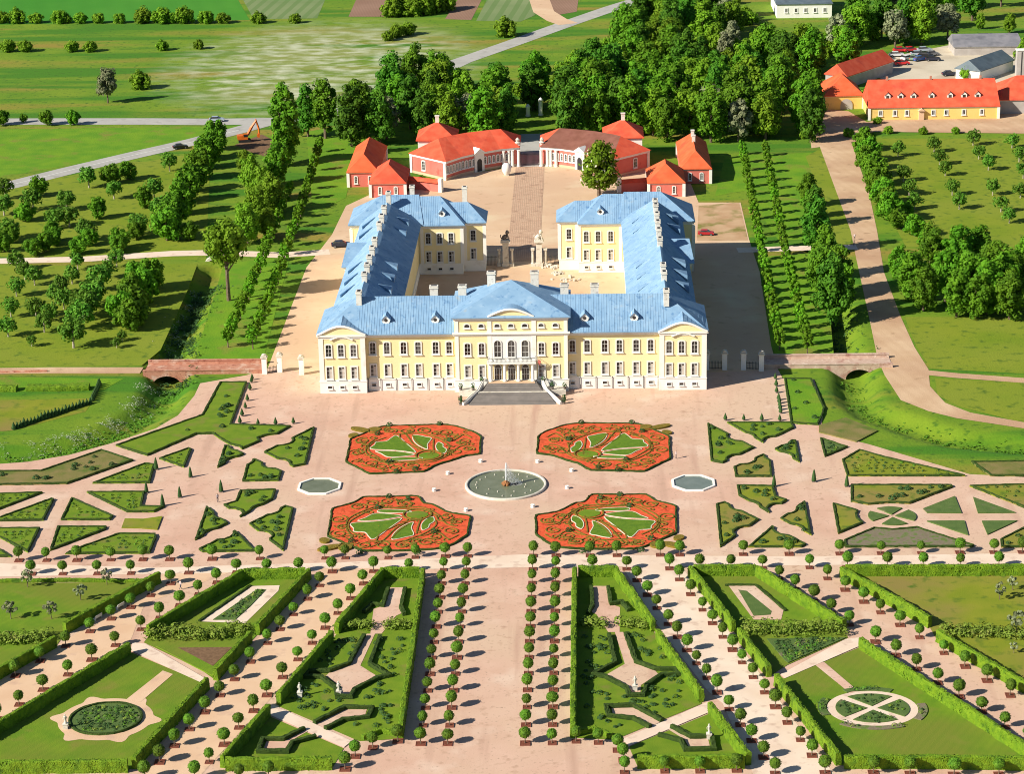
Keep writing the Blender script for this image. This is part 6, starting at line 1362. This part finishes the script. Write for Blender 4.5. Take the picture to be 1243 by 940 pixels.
# ditch planting: umbels and rank weeds along the moats
def weeds(name, line, off, w, n, m, label, seed, size=.3, h=.8):
    rd = random.Random(seed); b = MB(); P = densify(line, 2, False); a = offset(P, 1, False); st = random.getstate(); random.seed(seed)
    for i in range(n):
        k = rd.randrange(len(P)); nx, ny = a[k][0]-P[k][0], a[k][1]-P[k][1]; d = off+rd.gauss(0, w); x, y = P[k][0]+nx*d+rd.uniform(-1, 1), P[k][1]+ny*d+rd.uniform(-1, 1)
        if noise.noise(Vector((x*.25, y*.25, seed))) < -.12: continue
        z = moat_z(x, y)
        for j in range(3): b.quadleaf(Vector((x+rd.uniform(-.3, .3), y+rd.uniform(-.3, .3), z+rd.uniform(.1, h))), size*rd.uniform(.5, 1.1), Vector((rd.uniform(-.6, .6), rd.uniform(-.6, .6), 1)))
    random.setstate(st); o = b.build(name, m); o['kind'] = 'stuff'; return tag(o, label, 'plants')
weeds('cow_parsley', MOAT_L[5:], -4.5, 1.7, 1300, 'dill', 'band of white flowering weeds along the outer left moat bank', 3, .13, .25)
weeds('cow_parsley', MOAT_L[1:5], -2.0, 1.3, 420, 'dill', 'white flowering weeds in the ditch above the brick bridge', 4, .18, .5)
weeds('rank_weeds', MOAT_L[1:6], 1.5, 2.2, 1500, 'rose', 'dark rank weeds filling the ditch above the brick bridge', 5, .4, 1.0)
weeds('rank_weeds', MOAT_L[5:], -.5, 1.6, 1000, 'leafO', 'rank green weeds in the left moat below the bridge', 6, .3, .4)
weeds('rank_weeds', MOAT_R[4:], 0, 1.2, 600, 'leafO', 'rank weeds in the bottom of the right moat', 7, .32, .35)
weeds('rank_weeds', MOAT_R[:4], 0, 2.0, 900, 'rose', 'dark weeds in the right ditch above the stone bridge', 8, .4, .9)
# clipped hedges and dwarf conifers of the field left of the moat
hedge([m1(-200, 575), m1(0, 575), m1(62, 575)], 'broad clipped hedge block at left edge across the moat', w=2.2, h=1.2, dens=4)
hedge([m1(98, 573), m1(210, 573), m1(322, 570)], 'broad clipped hedge across the moat, right of the narrow gap', w=2.4, h=1.2, dens=4)
def conif(a, b, n, lb, g):
    for i in range(n):
        x, y = m1(a[0]+(b[0]-a[0])*i/(n-1), a[1]+(b[1]-a[1])*i/(n-1)); t = thing('dwarf_conifer', f'{nth(i)} dark dwarf conifer {lb}', 'conifer', (x, y, 0), g) if i == 0 else None
        if t:
            bb = MB(); bb.lathe([(.1, .0), (.55, .15), (.5, .6), (.3, 1.2), (.05, 1.8)], 8)
            for q in range(90):
                u = random.random(); an = random.uniform(0, 6.28); r = .6*(1-u)+.05; bb.quadleaf(Vector((r*math.cos(an), r*math.sin(an), .1+1.65*u)), .12, Vector((math.cos(an), math.sin(an), .3)))
            bb.build('foliage', 'rose', t); conif.p = t
        else: dup(conif.p, (x, y, 0), 0, random.uniform(.85, 1.15), f'{nth(i)} dark dwarf conifer {lb}', g)
conif((50, 715), (325, 622), 23, 'from left in the slanting row across the moat', 'dwarf conifers across the moat')
conif((332, 612), (358, 555), 9, 'from the slanting row up the short side row', 'dwarf conifers of the short side row')
for nm, L, lb in (('rubble_wall', [m1(0, 512), m1(170, 508)], 'low reddish wall run along the dirt track at left edge'),):
    hedge_mesh(L, .5, .5, dens=0).build('garden_kerb', 'brick'); tag(bpy.data.objects['garden_kerb'], lb, 'wall')

# ------------------------------------------------------------------ vehicles
def car(x, y, rz, col, label, group=None, s=1.0):
    t = thing('parked_car', label, 'car', (x, y, .08), group, rz); L = 4.4
    b = MB(); prof = [(-2.15, .35), (-2.2, .75), (-2.05, .95), (-1.0, 1.0), (.95, 1.0), (2.0, .85), (2.2, .62), (2.18, .35)]; n = len(prof)
    b.add([(a, -.85, z) for a, z in prof]+[(a, .85, z) for a, z in prof], [tuple(range(n)), tuple(range(2*n-1, n-1, -1))]+[(i, n+i, n+(i+1) % n, (i+1) % n) for i in range(n)])
    b.build('body', col, t)
    b = MB(); p0 = [(-1.75, .98), (-1.25, 1.42), (.35, 1.45), (1.15, .98)]
    b.add([(a, -.8 if z < 1.1 else -.62, z) for a, z in p0]+[(a, .8 if z < 1.1 else .62, z) for a, z in p0], [(0, 1, 2, 3), (7, 6, 5, 4), (0, 4, 5, 1), (2, 6, 7, 3)]); b.build('window', 'glass', t)
    b = MB(); b.box(-1.27, .37, -.63, .63, 1.42, 1.49); b.build('roof', col, t)
    for wx in (-1.4, 1.4):
        for wy in (-.82, .82):
            b = MB(); b.tube([(wx, wy-.11, .33), (wx, wy+.11, .33)], .33, 12); w = b.build('wheel', 'tyre', t)
            b = MB(); b.tube([(wx, wy-.125, .33), (wx, wy+.125, .33)], .18, 8); b.build('rim', 'p_grey', w)
    for wy in (-.6, .6): MB().box(2.14, 2.22, wy-.18, wy+.18, .6, .74).build('headlight', 'frame', t); MB().box(-2.23, -2.16, wy-.16, wy+.16, .7, .86).build('tail_light', 'p_bright', t)
    t.scale = (s, s, s); return t
car(*G(263, 147.5), R(3), 'p_silver', 'silver blue car driving on the straight country road', s=1.25)
car(*G(219, 180.5), R(20), 'p_black', 'black car on the slanting country road by the dense trees', s=1.15)
car(*G(414, 300), R(8), 'p_navy', 'dark navy car parked on gravel left of the palace wing', s=1.25)
car(*G(857, 285.5), R(-5), 'p_red', 'maroon car parked on the worn plot right of palace', s=1.05)
for i, (x, y, rz, c, lb) in enumerate(((800, 186, 10, 'p_bright', 'bright red vehicle at the back left of the farmyard park'), (835, 185, 20, 'p_bright', 'bright red vehicle, second from left at back of farmyard'), (785, 203, 5, 'p_white', 'white vehicle at the left end of the farmyard park'), (803, 233, 10, 'p_bright', 'red vehicle at the front left of farmyard park'), (825, 215, 40, 'p_white', 'white vehicle in the middle of the farmyard park'), (845, 215, 70, 'p_green', 'greenish vehicle in the middle of farmyard park'), (868, 218, 30, 'p_blue', 'blue vehicle at the front of farmyard park'), (885, 185, 10, 'p_silver', 'silver vehicle at the back right of farmyard park'), (890, 205, -20, 'p_black', 'black vehicle right of the blue one in farmyard'), (910, 200, 20, 'p_grey', 'grey vehicle at right of farmyard park'), (915, 218, 0, 'p_navy', 'dark blue vehicle at the right end of farmyard park'), (862, 200, 0, 'p_silver', 'silver vehicle behind the blue one in farmyard'))):
    car(*f3(x, y), R(rz), c, lb, 'vehicles in the farmyard', 1.35)
car(*f3(975, 272), R(5), 'p_navy', 'dark car just behind the long farmhouse roof', s=1.3)
car(*f3(1112, 272), R(0), 'p_black', 'dark car before the slate roofed shed', s=1.2)
car(*f3(676, 282), R(50), 'p_bright', 'red vehicle between the long barn and long farmhouse', s=1.5)
t = thing('excavator', 'orange tracked excavator with raised boom at the road junction', 'excavator', (*G(297, 172), 0), rz=R(10)); 
for sy in (-1.35, 1.35):
    b = MB(); P = [(-2.3, .45), (-1.9, .05), (1.9, .05), (2.3, .45), (1.9, .95), (-1.9, .95)]; n = 6
    b.add([(a, sy-.35, z) for a, z in P]+[(a, sy+.35, z) for a, z in P], [tuple(range(n)), tuple(range(2*n-1, n-1, -1))]+[(i, n+i, n+(i+1) % n, (i+1) % n) for i in range(n)]); b.build('track', 'tyre', t)
b = MB(); b.box(-2.4, 1.2, -1.5, 1.5, 1.05, 1.4); b.box(-2.6, -.6, -1.5, 1.5, 1.4, 2.5); b.box(-.6, 1.2, -.2, 1.5, 1.4, 2.2); b.build('body', 'orangepaint', t)
b = MB(); b.box(-.5, 1.15, -1.48, -.3, 1.42, 3.1); cb = b.build('cab', 'orangepaint', t); b = MB(); b.box(-.3, 1.18, -1.5, -.28, 2.0, 2.95); b.build('window', 'glass', cb)
MB().tube([(.9, .3, 2.0), (2.6, .3, 5.0), (4.6, .3, 7.6)], [.45, .5, .32], 4).build('boom', 'orangepaint', t); MB().tube([(4.3, .3, 7.9), (5.2, .3, 4.6), (5.3, .3, 2.6)], [.25, .36, .22], 4).build('stick', 'orangepaint', t); MB().tube([(1.6, .3, 2.2), (3.2, .3, 5.2)], .14, 6).build('ram', 'p_grey', t)
b = MB(); b.add([(4.6, -.4, 2.6), (4.6, 1.0, 2.6), (5.6, 1.0, 2.7), (5.6, -.4, 2.7), (4.5, -.4, 1.6), (4.5, 1.0, 1.6), (5.3, 1.0, 1.2), (5.3, -.4, 1.2)], [(0, 1, 2, 3), (4, 7, 6, 5), (0, 4, 5, 1), (1, 5, 6, 2), (3, 2, 6, 7), (0, 3, 7, 4)]); b.build('bucket', 'orangepaint', t); t.scale = (.95, .95, .95)
structure('soil_patch', [G(285, 176), G(318, 163), G(335, 172), G(322, 190), G(305, 185)], .05, 'earth')
# white wrapped garden sculpture on the forecourt
x, y = G(615, 213); t = thing('wrapped_sculpture', 'white egg shaped covered sculpture standing on the forecourt gravel', 'sculpture', (x, y, .06)); b = MB(); rd = random.Random(4); b.lathe([(.5, 0), (.75, .3), (1.3, 1.2), (1.55, 2.3), (1.3, 3.3), (.8, 3.9), (.1, 4.1)], 12); b.build('cover', 'whitepl', t, smooth=True); MB().box(-.7, .7, -.7, .7, 0, .25).build('base', 'stone', t)

# ------------------------------------------------------------------ people
def person_mesh(stride):
    v = [(0, 0, .95), (0, 0, 1.2), (0, 0, 1.42), (0, 0, 1.53), (.02, 0, 1.66), (.02, 0, 1.74), (-.02, .1, .9), (.08*stride, .1, .5), (-.16*stride, .1, .07), (.02, -.1, .9), (.0, -.1, .5), (.2*stride, -.1, .07), (0, .2, 1.4), (-.08, .25, 1.15), (.05, .26, .92), (0, -.2, 1.4), (.05, -.25, 1.15), (.16, -.25, .94), (-.05*stride, .1, .03), (.32*stride, -.1, .03)]
    e = [(0, 1), (1, 2), (2, 3), (3, 4), (4, 5), (0, 6), (6, 7), (7, 8), (0, 9), (9, 10), (10, 11), (2, 12), (12, 13), (13, 14), (2, 15), (15, 16), (16, 17), (8, 18), (11, 19)]
    rr = [.14, .13, .16, .06, .1, .09, .09, .065, .045, .09, .065, .045, .06, .045, .035, .06, .045, .035, .04, .04]
    me = bpy.data.meshes.new('person'); me.from_pydata(v, e, []); o = bpy.data.objects.new('person', me); COL.objects.link(o)
    md = o.modifiers.new('s', 'SKIN'); sv = me.skin_vertices[0].data
    for i, r in enumerate(rr): sv[i].radius = (r, r)
    sv[0].use_root = True; o.modifiers.new('u', 'SUBSURF').levels = 1
    dg = bpy.context.evaluated_depsgraph_get(); m2_ = bpy.data.meshes.new_from_object(o.evaluated_get(dg)); bpy.data.objects.remove(o)
    for k in ('cloth', 'shirt', 'skin', 'hair'): m2_.materials.append(M[k])
    for p in m2_.polygons:
        z = p.center.z; y = abs(p.center.y); p.material_index = 3 if z > 1.7 else 2 if z > 1.5 or (z < 1.0 and y > .19 and z > .8) else 1 if z > .95 else 0
    m2_.name = 'person'; return m2_
PM = [person_mesh(.6), person_mesh(1.0)]
for i, (fn, x, y, lb) in enumerate(((k2, 893, 285, 'person in pale top walking beside the palace side right rosette'), (m2, 634, 35, 'person walking on the dirt road near the white path crossing'), (m2, 632, 58, 'person on the dirt road right at the white path crossing'), (c4, 650, 138, 'person strolling in the slanting alley by outermost left lawn'), (k5, 345, 615, 'person in pale top standing by left cross parterre path'), (f2, 633, 0, 'walker on the far road bend'))):
    if i == 5: continue
    o = bpy.data.objects.new('person', PM[i % 2]); COL.objects.link(o); o.location = (*fn(x, y), .14); o.rotation_euler = (0, 0, i*1.3); o.scale = (1.1, 1.1, 1.1); tag(o, lb, 'person')
x, y = m2(587, 70); t = thing('bicycle', 'bicycle standing by the dirt road at the white path', 'bicycle', (x, y, .08))
for wx in (-.55, .55): MB().tube([(wx+.33*math.cos(a), 0, .34+.33*math.sin(a)) for a in [i*math.pi/8 for i in range(17)]], .025, 5).build('wheel', 'tyre', t)
MB().tube([(-.55, 0, .34), (-.2, 0, .85), (.4, 0, .85), (.55, 0, .34), (.45, 0, 1.0)], .025, 5).build('frame', 'p_bright', t); MB().tube([(.45, -.25, 1.0), (.45, .25, 1.0)], .02, 5).build('handlebar', 'iron', t); MB().box(-.32, -.08, -.07, .07, .92, .98).build('saddle', 'iron', t)

# ------------------------------------------------------------------ light, sky and exposure
for L_ in PRO.values():
    for p in L_: hide_proto(p)
AZ, EL = R(28), R(32)
to = Vector((-math.cos(AZ)*math.cos(EL), -math.sin(AZ)*math.cos(EL), math.sin(EL)))
s = bpy.data.lights.new('sun', 'SUN'); s.energy = 5.0; s.angle = R(.53); s.color = (1.0, .93, .8)
so = bpy.data.objects.new('sun', s); COL.objects.link(so); so.rotation_euler = to.to_track_quat('Z', 'Y').to_euler(); so.location = (-300, -200, 300)
w = bpy.data.worlds.new('World'); SC.world = w; w.use_nodes = True; nt = w.node_tree
sk = nt.nodes.new('ShaderNodeTexSky'); sk.sky_type = 'NISHITA'; sk.sun_disc = False; sk.ozone_density = 3.0; sk.dust_density = .4; sk.sun_elevation = EL; sk.sun_rotation = math.atan2(to.x, to.y)
nt.links.new(sk.outputs[0], nt.nodes['Background'].inputs[0]); nt.nodes['Background'].inputs[1].default_value = .055
SC.view_settings.view_transform = 'Standard'; SC.view_settings.look = 'None'; SC.view_settings.exposure = .48; SC.view_settings.gamma = 1; SC.view_settings.use_curve_mapping = False
SC.render.engine = 'CYCLES'; SC.cycles.filter_width = 1.0; SC.cycles.max_bounces = 5; SC.cycles.diffuse_bounces = 2; SC.cycles.transparent_max_bounces = 4; SC.cycles.use_denoising = True
bpy.context.view_layer.update()
